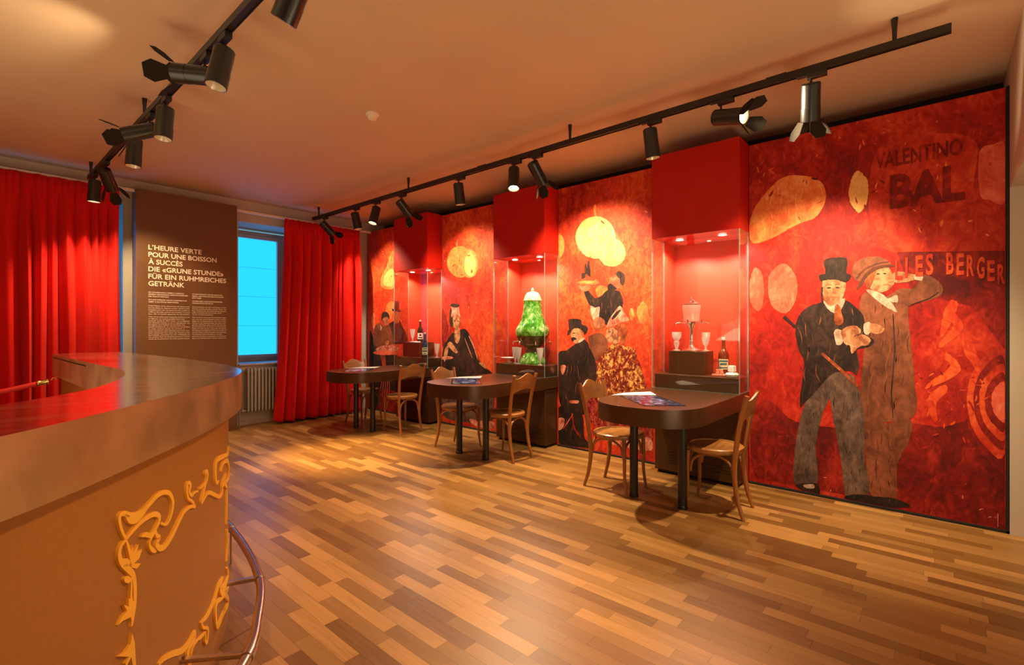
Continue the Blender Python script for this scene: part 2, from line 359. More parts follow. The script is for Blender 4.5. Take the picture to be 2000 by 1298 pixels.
# false wall that carries the mural, with its three niches
b = MB(); y0 = -0.34
for i, (a, c) in enumerate(NICHE):
    b.box(XM + 0.022, 4.86, y0, a, 0, 2.925)
    b.box(4.83, 4.86, a, c, 0, 2.925)
    b.box(XM + 0.022, 4.83, a, c, ZT + 0.001, 2.925); b.box(XM + 0.022, 4.83, a, c, 0, ZB - 0.002)
    y0 = c
b.box(XM + 0.022, 4.86, y0, 7.21, 0, 2.925)
struct(b.build('wall_niches', 'wallred', smooth=False))
b = MB(); y0 = -0.36
segs = [(-0.343, NICHE[0][0] - 0.002), (NICHE[0][1] + 0.002, NICHE[1][0] - 0.002), (NICHE[1][1] + 0.002, NICHE[2][0] - 0.002), (NICHE[2][1] + 0.002, 7.11)]
for a, c in segs: b.box(XM - 0.022, XM + 0.02, a - (0.016 if a < 0 else 0), c, 0, 0.016)
b.box(XM - 0.022, XM + 0.06, -0.362, -0.345, 0, 2.93)
struct(b.build('trim_1', 'black', smooth=False))

# ------------------------------------------------------------------ murals
def on_mural(px, py):
    u = (px - CX) / F_PX; dx = FW[0] + u * RT[0]; dy = FW[1] + u * RT[1]; t = XM / dx
    return (dy * t, H - (py - CY) / F_PX * t)
lay_flag = [None]
def mural(seg, bg, shapes, texts, label):
    a, c = seg
    shapes = with_folds(shapes); mats = [bg]; b = MB(); b.box(XM, XM + 0.02, a, c, 0.017, 2.93)
    lay = 0
    def clipy(p): return (min(max(p[0], a + 0.004), c - 0.004), min(max(p[1], 0.022), 2.925))
    for sh_ in shapes:
        m, pts, sm = sh_[:3]
        if m not in mats: mats.append(m)
        b.mi = mats.index(m); lay += 0 if len(sh_) > 3 and sh_[3] == lay_flag[0] else 1; lay_flag[0] = sh_[3] if len(sh_) > 3 else None
        P = [on_mural(*p) for p in pts]
        if sm: P = [tuple(q)[:2] for q in spline([(x, y, 0) for x, y in P], 5, True)]
        if sm and len(sh_) < 4:
            rj = random.Random(len(P) * 7 + lay); P = [(p[0] + rj.uniform(-.0022, .0022), p[1] + rj.uniform(-.0022, .0022)) for p in P]
        P = [clipy(p) for p in P]; x = XM - 0.00004 * lay - 0.0004
        b.flat(P, lambda yy, zz, x=x: (x, yy, zz))
    o = b.build('mural_panel', mats, smooth=False, fix=False)
    for t, py0, py1, ybase, zb, h, mt in texts: pass
    return tag(o, label, 'mural', 'mural panels along the right wall'), lay
def circ(cx, cy, rx, ry, n=14, j=0.0, seed=1):
    r = random.Random(seed)
    return [(cx + rx * math.cos(2 * PI * k / n) * (1 + j * (r.random() - 0.5)), cy + ry * math.sin(2 * PI * k / n) * (1 + j * (r.random() - 0.5))) for k in range(n)]
def stroke2(pts, wd):
    P = [Vector((*p, 0)) for p in pts]; L_, R_ = [], []
    for i, p in enumerate(P):
        t = (P[min(i + 1, len(P) - 1)] - P[max(i - 1, 0)]).normalized(); n = Vector((-t.y, t.x, 0))
        wi = wd[i] if isinstance(wd, (list, tuple)) else wd
        L_.append(tuple((p + n * wi / 2))[:2]); R_.append(tuple((p - n * wi / 2))[:2])
    return L_ + R_[::-1]
def T(s, ox, oy): return lambda pts: [(ox + a / s, oy + c / s) for a, c in pts]
def dabs(x0, x1, y0, y1, n, mats, seed, s0=4, s1=14):
    r = random.Random(seed); out = []
    for _ in range(n):
        x, y = r.uniform(x0, x1), r.uniform(y0, y1); L_ = r.uniform(s0, s1) * .5; a = r.uniform(0, PI)
        w_ = L_ * r.uniform(0.15, 0.4)
        pts = [(x + L_ * math.cos(t) * math.cos(a) - w_ * math.sin(t) * math.sin(a), y + L_ * math.cos(t) * math.sin(a) + w_ * math.sin(t) * math.cos(a)) for t in [k * PI / 3 + r.uniform(-.3, .3) for k in range(6)]]
        out.append((r.choice(mats[:1] + mats), pts, True, 'd%d' % seed))
    return out
def inside(p, P):
    x, y = p; c = False; j = len(P) - 1
    for i in range(len(P)):
        if (P[i][1] > y) != (P[j][1] > y) and x < (P[j][0] - P[i][0]) * (y - P[i][1]) / (P[j][1] - P[i][1] + 1e-9) + P[i][0]: c = not c
        j = i
    return c
def folds(P, n, mats, seed, ln=26, wd=2.2, lean=.25):
    r = random.Random(seed); out = []; xs_ = [p[0] for p in P]; ys_ = [p[1] for p in P]; tries = 0
    while len(out) < n and tries < n * 30:
        tries += 1; x, y = r.uniform(min(xs_), max(xs_)), r.uniform(min(ys_), max(ys_)); l = ln * r.uniform(.4, 1.1); sl = r.uniform(-lean, lean) * l; cu = r.uniform(-.15, .15) * l
        pts = [(x, y), (x + sl * .5 + cu, y + l / 2), (x + sl, y + l)]
        if all(inside(p, P) for p in pts): out.append((r.choice(mats), stroke2(pts, [.3, wd * r.uniform(.4, 1), .3]), True, 'f%d' % seed))
    return out
def with_folds(shapes):
    out = []; k = 0
    tab = {'p_black': ((22, ['p_coat', 'p_blk2', 'p_blk2']),), 'p_coat': ((30, ['p_coat2', 'p_coat2', 'p_coat3']),), 'p_grey': ((30, ['p_grey3', 'p_grey2', 'p_grey2']),), 'p_yel': ((16, ['p_glow2']),), 'p_glow': ((10, ['p_glow2']),), 'p_pink': ((12, ['p_glow', 'p_bg']),), 'p_skin': ((5, ['p_skind']),), 'p_hem': ((8, ['p_white', 'p_pink']),)}
    for sh in shapes:
        out.append(sh); k += 1; P = sh[1]
        ar = abs(sum(P[i][0] * P[i - 1][1] - P[i - 1][0] * P[i][1] for i in range(len(P)))) / 2
        if sh[0] in tab and ar > 250 and len(sh) < 4:
            for n, m in tab[sh[0]]:
                sz = math.sqrt(ar); out += folds(P, int(n * min(1.6, ar / 9000 + .35)), m, 900 + k, sz * .26, max(1.1, sz * .022))
    return out
# --- panel with the two strollers
q = T(1.427, 1450, 150); S = []
S += [('p_dark', q([(470, 965), (560, 975), (733, 955), (733, 1262), (420, 1190), (150, 1140), (60, 1120), (30, 1100), (25, 960), (70, 900), (150, 960), (330, 980)]), True)]
S += [('p_poster', q([(378, 200), (632, 166), (645, 300), (640, 460), (380, 470)]), True)]
S += [('p_dark', q([(430, 488), (733, 484), (733, 760), (640, 640), (560, 620), (470, 600)]), False)]
S += [('p_glow', q([(25, 385), (60, 330), (110, 282), (170, 275), (220, 295), (232, 340), (205, 390), (150, 412), (80, 450), (25, 460)]), True)]
S += [('p_yel', q(circ(325, 320, 27, 56, 12, .15, 3)), True), ('p_pink', q(circ(112, 590, 42, 68, 14, .1, 4)), True), ('p_pink', q([(660, 210), (700, 188), (733, 192), (733, 345), (690, 343), (662, 325)]), True)]
S += [('p_pink', q(circ(40, 590, 20, 60, 10, .2, 5)), True)]
for k in range(9):
    r_ = random.Random(40 + k); cx, cy = r_.uniform(500, 640), r_.uniform(620, 900)
    S += [('p_bg4' if k % 2 else 'p_bg', q(stroke2([(cx, cy), (cx + r_.uniform(-40, 50), cy + 40), (cx + r_.uniform(-60, 60), cy + 90)], [22, 30, 12])), True)]
for rad, m in ((120, 'p_bg'), (100, 'p_dark'), (82, 'p_bg'), (64, 'p_dark'), (44, 'p_pink')):
    S += [(m, q([(733, 905 - 1.15 * rad), (733 - rad * .55, 905 - rad), (733 - rad * .86, 905 - rad * .4), (733 - rad * .84, 905 + rad * .4), (733 - rad * .5, 905 + rad), (733, 905 + 1.2 * rad)]), True)]
S += dabs(1790, 1950, 700, 900, 60, ['p_bg', 'p_bg4', 'p_dark'], 11, 5, 16) + dabs(1600, 1950, 930, 1010, 34, ['p_bg4', 'p_bg', 'p_hem'], 12, 3, 10)
S += dabs(1480, 1950, 230, 470, 90, ['p_bg', 'p_bg4', 'p_glow', 'p_dark'], 13, 4, 16) + dabs(1475, 1560, 850, 930, 16, ['p_bg'], 14, 3, 8)
# brown-coated man
S += [('p_coat', q([(335, 955), (400, 965), (468, 955), (466, 1010), (432, 1080), (428, 1178), (385, 1176), (352, 1150), (345, 1060)]), True)]
S += [('p_black', q([(352, 1172), (390, 1170), (430, 1176), (466, 1196), (400, 1200), (350, 1185)]), True)]
S += [('p_coat', q([(338, 602), (326, 655), (342, 700), (338, 780), (328, 950), (400, 962), (480, 942), (480, 850), (470, 740), (462, 655), (468, 635), (520, 622), (557, 604), (550, 572), (505, 552), (480, 588), (440, 590), (390, 615)]), True)]
S += [('p_black', q(stroke2([(420, 660), (425, 760), (415, 880), (420, 950)], [3, 5, 4, 2])), False), ('p_black', q(stroke2([(470, 635), (520, 618), (548, 600)], 3)), False)]
S += [('p_skin', q([(345, 560), (372, 532), (402, 527), (418, 548), (424, 568), (412, 590), (385, 600), (358, 590)]), True)]
S += [('p_hair', q([(338, 560), (355, 535), (372, 530), (368, 560), (352, 590)]), True)]
S += [('p_coat', q([(306, 545), (312, 522), (335, 506), (370, 500), (400, 508), (412, 522), (378, 530), (348, 545), (326, 570), (312, 562)]), True), ('p_coat3', q(stroke2([(424, 527), (400, 527), (372, 534), (346, 552), (328, 580), (318, 592)], [3, 9, 10, 10, 9, 3])), True), ('p_coat3', q(stroke2([(320, 560), (340, 538), (372, 522), (405, 516)], 5)), True)]
S += [('p_white', q([(345, 592), (395, 608), (432, 655), (400, 640), (370, 618)]), True), ('p_white', q([(385, 612), (404, 618), (430, 608), (432, 628), (408, 625), (390, 632)]), True)]
S += [('p_skin', q([(420, 548), (440, 542), (480, 552), (488, 562), (455, 572), (425, 572)]), True), ('p_white', q([(478, 550), (505, 555), (500, 568), (480, 565)]), False)]
for fx in ((378, 549), (397, 548)): S += [('p_black', q(circ(fx[0], fx[1], 5, 1.8, 6)), True)]
S += [('p_hair', q(stroke2([(392, 580), (402, 578), (414, 582)], 3)), False)]
# top-hatted man
S += [('p_grey', q([(215, 850), (270, 822), (262, 870), (238, 905), (218, 960), (205, 1030), (208, 1132), (150, 1138), (144, 1060), (160, 960), (180, 900)]), True),
      ('p_grey', q([(250, 830), (300, 828), (322, 862), (338, 950), (342, 1060), (352, 1165), (290, 1172), (276, 1070), (255, 960), (245, 890)]), True)]
S += [('p_black', q([(150, 1135), (205, 1132), (216, 1152), (210, 1162), (165, 1150)]), True), ('p_black', q([(288, 1166), (350, 1164), (390, 1184), (350, 1192), (295, 1180)]), True), ('p_white', q([(170, 1136), (198, 1135), (200, 1145), (180, 1146)]), True)]
S += [('p_black', q([(222, 628), (182, 642), (156, 668), (148, 705), (156, 755), (172, 800), (160, 912), (178, 904), (212, 868), (250, 828), (298, 818), (318, 830), (326, 800), (320, 760), (352, 752), (368, 735), (345, 716), (338, 668), (316, 642), (285, 622)]), True)]
S += [('p_skin', q([(226, 566), (250, 562), (283, 568), (288, 582), (283, 605), (268, 632), (248, 640), (230, 622), (223, 592)]), True)]
S += [('p_black', q([(213, 555), (222, 549), (232, 546), (228, 512), (250, 504), (276, 503), (293, 508), (290, 545), (300, 550), (302, 558), (288, 572), (262, 566), (235, 566), (218, 568)]), True)]
S += [('p_white', q([(226, 622), (248, 640), (272, 622), (286, 618), (278, 645), (262, 660), (236, 645)]), True), ('p_hair', q([(258, 640), (270, 638), (282, 680), (268, 692), (256, 680)]), True)]
for fx in ((241, 588), (266, 587)): S += [('p_black', q(circ(fx[0], fx[1], 6, 2.2, 6)), True), ('p_hair', q(stroke2([(fx[0] - 8, fx[1] - 7), (fx[0], fx[1] - 10), (fx[0] + 7, fx[1] - 8)], 2.5)), False)]
S += [('p_hair', q(circ(254, 614, 10, 3, 6)), True), ('p_skind', q([(252, 590), (258, 590), (261, 604), (250, 605)]), True), ('p_black', q(stroke2([(222, 588), (221, 612), (224, 628)], 5)), True)]
S += [('p_white', q([(256, 708), (276, 706), (280, 740), (262, 745)]), True), ('p_skin', q([(276, 708), (305, 692), (326, 700), (330, 715), (312, 722), (300, 745), (284, 742)]), True)]
S += [('p_skin', q([(300, 735), (330, 718), (356, 728), (352, 745), (326, 752), (312, 766), (304, 768)]), True), ('p_white', q([(338, 690), (356, 684), (356, 712), (342, 716)]), True), ('p_skin', q([(356, 688), (380, 690), (396, 702), (385, 715), (358, 712)]), True)]
S += [('p_hair', q(stroke2([(222, 770), (270, 812), (322, 862)], [8, 9, 7])), False), ('p_black', q(stroke2([(116, 668), (150, 698)], [9, 6])), False)]
for k in range(3): S += [('p_white', q(stroke2([(288 + 9 * k, 742 + 4 * k), (305 + 7 * k, 748 + 2 * k)], 1.6)), False)]
p4, lay4 = mural(segs[0], 'p_bg4', S, [], 'large red mural panel at the right end with two strolling men')
# --- panel with waiter, seated man and woman in patterned dress
q = T(3.605, 1080, 400); q4 = T(2.319, 820, 360); S = []
S += [('p_yel', q(circ(300, 228, 138, 148, 20, .05, 6)), True), ('p_yel', q(circ(415, 335, 98, 100, 18, .07, 7)), True), ('p_glow', q([(40, 212), (62, 215), (82, 270), (72, 340), (40, 365)]), True)]
S += [('p_glow', q(stroke2([(298, 0), (296, 40), (300, 80)], [10, 14, 8])), True), ('p_glow', q(circ(555, 770, 18, 45, 9, .2, 8)), True), ('p_glow', q(circ(632, 760, 40, 75, 12, .2, 9)), True), ('p_glow', q(circ(345, 610, 45, 45, 10, .2, 10)), True)]
S += dabs(1095, 1268, 410, 700, 60, ['p_bg', 'p_glow', 'p_bg4'], 15, 2, 10)
S += [('p_black', q([(220, 615), (238, 590), (262, 620), (300, 655), (340, 640), (380, 602), (430, 598), (470, 612), (490, 660), (492, 712), (470, 780), (400, 850), (335, 810), (318, 760), (330, 718), (290, 722), (252, 695)]), True)]
S += [('p_white', q([(264, 712), (298, 724), (330, 720), (318, 800), (282, 808)]), True), ('p_skind', q([(392, 560), (402, 520), (425, 495), (455, 490), (475, 520), (478, 560), (450, 596), (418, 590)]), True)]
S += [('p_black', q([(445, 478), (470, 466), (502, 490), (508, 532), (492, 568), (474, 552), (470, 520), (450, 502)]), True), ('p_black', q([(388, 600), (386, 570), (402, 552), (425, 568), (450, 590), (415, 606)]), True)]
S += [('p_skind', q([(180, 570), (215, 566), (250, 572), (262, 590), (226, 608), (190, 592)]), True), ('p_skind', q(circ(246, 548, 82, 15, 14)), True), ('p_glow', q(circ(246, 543, 70, 9, 14)), True)]
S += [('p_black', q([(203, 520), (202, 480), (222, 478), (224, 440), (232, 405), (240, 440), (244, 400), (258, 404), (264, 526), (240, 522), (232, 480), (226, 510)]), True)]
S += [('p_skind', q(circ(325, 835, 43, 46, 12, .05, 11)), True), ('p_hair', q([(284, 840), (292, 870), (330, 888), (364, 866), (368, 840), (350, 858), (310, 862)]), True)]
S += [('p_coat', q([(248, 935), (290, 905), (345, 905), (372, 935), (388, 980), (380, 1060), (330, 1110), (290, 1080), (262, 1000)]), True)]
# woman
S += [('p_dress2', q4([(800, 800), (860, 760), (980, 780), (1022, 920), (1047, 1010), (1047, 1200), (930, 1185), (850, 1140), (790, 1090), (752, 1040), (757, 930)]), True)]
S += [('p_hem', q4([(800, 1105), (860, 1120), (920, 1108), (1000, 1140), (1047, 1150), (1047, 1205), (930, 1190), (860, 1170)]), True)]
S += [('p_dress', q([(385, 1010), (440, 965), (480, 985), (540, 1000), (575, 1010), (592, 1060), (585, 1110), (620, 1160), (655, 1298), (640, 1400), (560, 1440), (420, 1430), (320, 1380), (303, 1250), (312, 1140), (348, 1060)]), True)]
S += [('p_hair', q([(425, 868), (470, 835), (512, 845), (525, 900), (505, 965), (478, 985), (470, 910), (440, 890)]), True), ('p_skin', q([(377, 882), (412, 864), (452, 885), (466, 910), (452, 950), (420, 968), (388, 960), (374, 928)]), True), ('p_skin', q([(420, 950), (468, 920), (470, 960), (440, 978)]), True)]
S += [('p_hem', q([(378, 862), (400, 800), (428, 760), (468, 712), (492, 730), (505, 762), (540, 806), (515, 820), (470, 830), (430, 852)]), True), ('p_black', q(stroke2([(420, 800), (450, 765), (475, 740)], [14, 22, 8])), True), ('p_black', q(circ(400, 893, 9, 4, 6)), True), ('p_hair', q(circ(388, 937, 8, 4, 6)), True)]
S += [('p_skind', q(circ(456, 915, 7, 10, 6)), True), ('p_dress2', q(stroke2([(470, 1000), (430, 1120), (470, 1200), (430, 1290)], [10, 16, 14, 8])), True), ('p_dress2', q(stroke2([(570, 1010), (500, 1120), (440, 1180)], [10, 16, 8])), True)]
# seated gentleman
S += [('p_black', q4([(628, 768), (665, 750), (705, 722), (735, 700), (758, 712), (775, 750), (798, 810), (796, 900), (760, 930), (752, 1035), (700, 1032), (640, 1000), (628, 900)]), True)]
S += [('p_black', q4([(628, 1010), (700, 1034), (735, 1040), (745, 1110), (748, 1150), (788, 1192), (700, 1185), (628, 1170)]), True)]
S += [('p_hem', q4([(628, 1060), (655, 1062), (650, 1100), (628, 1110)]), True), ('p_hem', q4([(680, 978), (718, 978), (716, 990), (682, 990)]), True), ('p_dark', q4(stroke2([(690, 1040), (700, 1100), (725, 1140)], 6)), True), ('p_pink', q4(stroke2([(655, 1100), (690, 1045)], 3)), True)]
S += [('p_skin', q([(128, 905), (150, 870), (190, 872), (212, 905), (212, 935), (188, 965), (158, 975), (136, 950)]), True), ('p_white', q([(178, 960), (212, 935), (222, 945), (185, 970)]), True)]
S += [('p_black', q([(101, 918), (106, 888), (114, 878), (110, 835), (112, 806), (150, 800), (198, 808), (206, 840), (238, 852), (246, 880), (232, 905), (222, 912), (206, 885), (170, 866), (135, 880), (118, 908)]), True)]
S += [('p_black', q([(128, 940), (148, 930), (168, 944), (150, 952), (140, 962)]), True), ('p_black', q(circ(150, 902, 10, 3.5, 6)), True), ('p_hair', q([(196, 885), (212, 895), (214, 930), (204, 920)]), True), ('p_hem', q4([(640, 820), (662, 822), (650, 860), (642, 850)]), True)]
mural(segs[1], 'p_bg', S, [], 'red mural panel with a waiter raising a tray under pale round lanterns')
# --- panel with the seated lady
q = q4; S = []
S += [('p_glow', q(circ(182, 350, 58, 72, 14, .06, 16)), True), ('p_glow', q(circ(225, 358, 38, 66, 14, .06, 17)), True), ('p_yel', q(circ(228, 365, 26, 52, 12, .1, 18)), True), ('p_glow', q(stroke2([(170, 250), (168, 270), (172, 285)], 4)), True)]
S += dabs(868, 960, 410, 640, 40, ['p_bg', 'p_glow', 'p_bg4'], 19, 2, 8)
S += [('p_dark', q([(102, 560), (128, 640), (120, 700), (102, 730)]), True)]
S += [('p_grey', q([(102, 850), (180, 845), (331, 862), (331, 1040), (320, 1085), (240, 1080), (102, 1040)]), True), ('p_hem', q([(225, 1062), (270, 1068), (331, 1075), (331, 1105), (250, 1092)]), True)]
S += [('p_black', q([(100, 800), (108, 735), (130, 695), (150, 672), (178, 660), (205, 655), (225, 680), (250, 740), (272, 800), (300, 830), (330, 862), (290, 900), (200, 890), (102, 880)]), True)]
S += [('p_skin', q([(160, 655), (178, 650), (182, 690), (172, 720), (158, 705)]), True), ('p_skin', q([(150, 602), (166, 592), (180, 606), (182, 630), (170, 656), (156, 648), (149, 625)]), True)]
S += [('p_black', q([(138, 640), (134, 590), (142, 560), (160, 575), (150, 600), (150, 640)]), True), ('p_hem', q([(142, 600), (145, 570), (140, 548), (158, 540), (176, 545), (178, 570), (184, 602), (168, 590), (152, 598)]), True), ('p_black', q([(138, 548), (150, 540), (176, 543), (174, 556), (150, 556)]), True)]
S += [('p_skin', q([(125, 725), (140, 712), (160, 735), (172, 760), (160, 762), (140, 745)]), True), ('p_skin', q([(112, 752), (124, 730), (130, 745), (120, 790), (110, 800)]), True), ('p_skin', q([(268, 808), (282, 806), (300, 825), (304, 838), (285, 826)]), True), ('p_hem', q([(102, 780), (140, 778), (152, 786), (130, 792), (102, 792)]), True)]
S += [('p_black', q(circ(158, 618, 4, 1.8, 6)), True), ('p_black', q(circ(172, 619, 4, 1.8, 6)), True), ('p_hair', q(circ(168, 641, 4, 1.6, 6)), True), ('p_hair', q(stroke2([(150, 668), (164, 676), (176, 664)], 2)), True)]
S += [('p_hem', q(stroke2([(225, 690), (245, 735), (262, 790)], [3, 6, 3])), True), ('p_hem', q(stroke2([(205, 700), (220, 740), (236, 780)], [2, 4, 2])), True)]
mural(segs[2], 'p_bg', S, [], 'red mural panel with a lady in a black lace gown and paired orange lanterns')
# --- far panel
q = T(6.49, 720, 560); q3 = T(2.704, 440, 380); S = []
S += [('p_glow', q3([(822, 482), (826, 430), (852, 380), (870, 320), (892, 305), (892, 480), (855, 498)]), True)]
S += [('p_yel', q3([(835, 470), (840, 430), (868, 395), (890, 400), (890, 470), (858, 485)]), True), ('p_glow', q([(215, 300), (240, 210), (290, 180), (315, 200), (318, 300), (270, 420)]), True), ('p_glow', q(circ(60, 430, 26, 100, 12, .2, 21)), True)]
S += dabs(724, 768, 470, 620, 26, ['p_bg', 'p_glow', 'p_bg4'], 22, 2, 6)
S += [('p_black', q([(15, 620), (40, 600), (90, 720), (200, 850), (330, 860), (400, 900), (460, 1000), (460, 1600), (15, 1500)]), True), ('p_dark', q([(120, 1500), (200, 1300), (460, 1400), (460, 1590), (15, 1530)]), True)]
for k in range(5): S += [('p_pink', q(stroke2([(150 + 14 * k, 870), (185 + 10 * k, 1050), (160 + 26 * k, 1250), (120 + 30 * k, 1480)], [3, 7, 6, 3])), True)]
S += [('p_black', q([(258, 480), (300, 440), (385, 410), (430, 500), (480, 600), (480, 700), (310, 720), (270, 600)]), True), ('p_skind', q([(320, 312), (345, 305), (385, 318), (390, 350), (372, 385), (340, 375)]), True), ('p_hair', q([(318, 380), (345, 350), (385, 372), (390, 440), (350, 470), (325, 430)]), True)]
S += [('p_black', q([(298, 275), (326, 276), (322, 195), (350, 180), (386, 190), (388, 282), (412, 300), (405, 318), (340, 305), (302, 305)]), True)]
S += [('p_coat', q([(62, 600), (72, 530), (95, 480), (150, 458), (200, 500), (262, 480), (292, 560), (312, 640), (305, 720), (200, 748), (110, 752), (60, 720)]), True), ('p_skind', q([(175, 400), (205, 380), (250, 380), (262, 420), (245, 470), (222, 490), (190, 462)]), True)]
S += [('p_black', q([(162, 385), (172, 332), (205, 315), (240, 325), (266, 372), (262, 420), (245, 385), (205, 382), (180, 410), (178, 440), (164, 420)]), True), ('p_white', q([(150, 470), (168, 520), (150, 560)]), False), ('p_skin', q([(210, 690), (250, 678), (252, 725), (215, 735)]), True)]
S += [('p_hem', q([(100, 780), (180, 745), (300, 740), (380, 770), (340, 812), (180, 806), (100, 810)]), True), ('p_pink', q(circ(215, 834, 156, 30, 16)), True)]
for k in range(4): S += [('p_dark', q(stroke2([(130 + 30 * k, 800), (180 + 40 * k, 755)], 4)), True)]
mural(segs[3], 'p_bg', S, [], 'narrow far red mural panel with a bowed man at a small round table')

# lettering helper -----------------------------------------------------------
def text_mesh(name, txt, height, matn, origin, xdir, zdir, parent=None, width=None, extr=0.0015, bold=0.0, align='LEFT', sp=1.0):
    cu = bpy.data.curves.new(name, 'FONT'); cu.body = txt; cu.size = 1.0; cu.extrude = 0; cu.offset = bold; cu.align_x = align; cu.space_line = sp; cu.resolution_u = 3
    t = bpy.data.objects.new(name, cu); C.objects.link(t)
    dg = bpy.context.evaluated_depsgraph_get(); dg.update()
    me = bpy.data.meshes.new_from_object(t.evaluated_get(dg)); bpy.data.objects.remove(t)
    xs_ = [v.co.x for v in me.vertices] or [0, 1]
    s = height / 0.72; sx = s
    if width: sx = width / (max(xs_) - (min(xs_) if align == 'LEFT' else min(xs_)))
    X_, Z_ = Vector(xdir), Vector(zdir); N_ = X_.cross(Z_)
    x0 = min(xs_) if width else 0
    for v in me.vertices: v.co = Vector(origin) + X_ * ((v.co.x - x0) * sx) + Z_ * (v.co.y * s) + N_ * (extr)
    if parent:
        for v in me.vertices: v.co -= Vector(parent.location)
    me.materials.clear(); me.materials.append(M[matn])
    o = bpy.data.objects.new(name, me); C.objects.link(o)
    if parent: o.parent = parent
    return o
# words painted on the poster of the right-hand mural; +X of the text runs towards -Y
ext = 0.00004 * lay4 + 0.0009
def mtext(txt, pxl, pxr, ytop, ybot, mt='p_letter', bold=0.02):
    a = on_mural(pxl, ybot); c = on_mural(pxr, ybot); tp = on_mural(pxl, ytop)
    return text_mesh('painted_lettering', txt, tp[1] - a[1], mt, (XM, a[0], a[1]), (0, -1, 0), (0, 0, 1), p4, width=a[0] - c[0], extr=ext, bold=bold)
mtext('VALENTINO', 1710, 1880, 300, 330); mtext('BAL', 1738, 1885, 343, 405, bold=0.04)
WORD = 'LIES BERGER'
for i, ch in enumerate(WORD):
    if ch == ' ': continue
    k = i / (len(WORD) - 1); px = 1748 + 200 * k
    mtext(ch, px, px + (5 if ch == 'I' else 15), 508 - 22 * math.sin(k * PI * .9) + 14 * k, 545 - 18 * math.sin(k * PI * .9) + 14 * k, 'p_bg', 0.03)
# thin pale upright line beside the lower right edge, too small to read
a = on_mural(1949, 1028); MB().box(XM - ext, XM - ext + .0005, a[0] - .002, a[0] + .002, a[1], a[1] + .09).build('painted_line', 'p_hem', p4, smooth=False)

# ------------------------------------------------------------------ display cases
def display_case(idx, label):
    a, c = NICHE[idx]; X0 = 4.30
    r = thing('display_case', label, 'display case', (4.43, (a + c) / 2, 0), 'wall display cases')
    MB().box(X0, XM - 0.001, a, c, ZT, 2.94).build('hood', 'hood', r, bevel=0.002)
    # lining of the niche
    b = MB(); e = 0.004
    b.box(4.826, 4.829, a + e, c - e, ZB + .002, ZT - .001); b.box(XM, 4.826, a + .001, a + e, ZB + .002, ZT - .001); b.box(XM, 4.826, c - e, c - .001, ZB + .002, ZT - .001); b.box(XM, 4.826, a + .001, c - .001, ZT - .004, ZT)
    b.build('niche_lining', 'wallred', r, smooth=False)
    MB().box(4.33, 4.825, a + 0.018, c - 0.018, ZB + .003, 0.92).build('plinth', 'brown', r, bevel=0.002)
    for nm, bx in (('front', (X0, X0 + .01, a, c)), ('side', (X0 + .011, XM - .001, a, a + .01)), ('side', (X0 + .011, XM - .001, c - .01, c))):
        b = MB().box(*bx, ZB + .002, ZT - .001)
        b.bm.faces.ensure_lookup_table()
        for f in b.bm.faces:
            n = f.calc_area()
            if n < 0.05: f.material_index = 1
        b.build('glass_pane', ['glass', 'glassedge'], r, smooth=False)
    # cabinet below with vent slots, toe kick, top band
    cb = MB().box(4.335, XM - .001, a + 0.015, c - 0.015, 0.03, 0.655).build('cabinet', 'brown', r, bevel=0.003)
    MB().box(4.37, XM - .001, a + 0.05, c - 0.03, 0.0, 0.03).build('toe_kick', 'black', r)
    b = MB()
    for rr in range(5):
        for k in range(7):
            w_ = 0.088 if rr % 2 == 0 else 0.055
            yc = a + 0.11 + k * 0.097 + (0.02 if rr % 2 else 0)
            if yc + w_ / 2 > c - 0.06: continue
            b.box(4.3335, 4.3365, yc - w_ / 2, yc + w_ / 2, 0.10 + rr * 0.026, 0.108 + rr * 0.026)
    b.build('vent_slots', 'black', cb, rel=True)
    for o in (cb.children[0],):
        o.location = -Vector((r.location))  # slots were written in room coordinates
    return r
CL = ['nearest tall glass display case holding a drip fountain, bottle and glasses',
      'middle tall glass display case holding a green glazed urn',
      'farthest tall glass display case holding two dark bottles']
SPOTS = [[(4.48, 1.815), (4.48, 1.43)], [(4.49, 3.86), (4.49, 3.48)], [(4.49, 5.87), (4.49, 5.50)]]
for i in range(3):
    r = display_case(i, CL[i])
    for (x, y) in SPOTS[i] + [(4.70, (NICHE[i][0] + NICHE[i][1]) / 2)]:
        big = x < 4.6
        s_ = 1.0 if big else 0.5
        o = MB().lathe([(0.045 * s_, ZT - .0045), (0.045 * s_, ZT - .010), (0.034 * s_, ZT - .010), (0.034 * s_, ZT - .006)], (x, y, 0), 24).build('downlight_ring', 'reflector', r)
        l = MB().lathe([(0, ZT - .0075), (0.033 * s_, ZT - .0075)], (x, y, 0), 20).build('downlight_lens', 'lens_on', r)
        if big: light('downlight_lamp', 'SPOT', Vector((x, y, ZT - .02)) - r.location, 42, NEUT, 0.02, (-0.05, 0, -1), 150, 0.35, r)

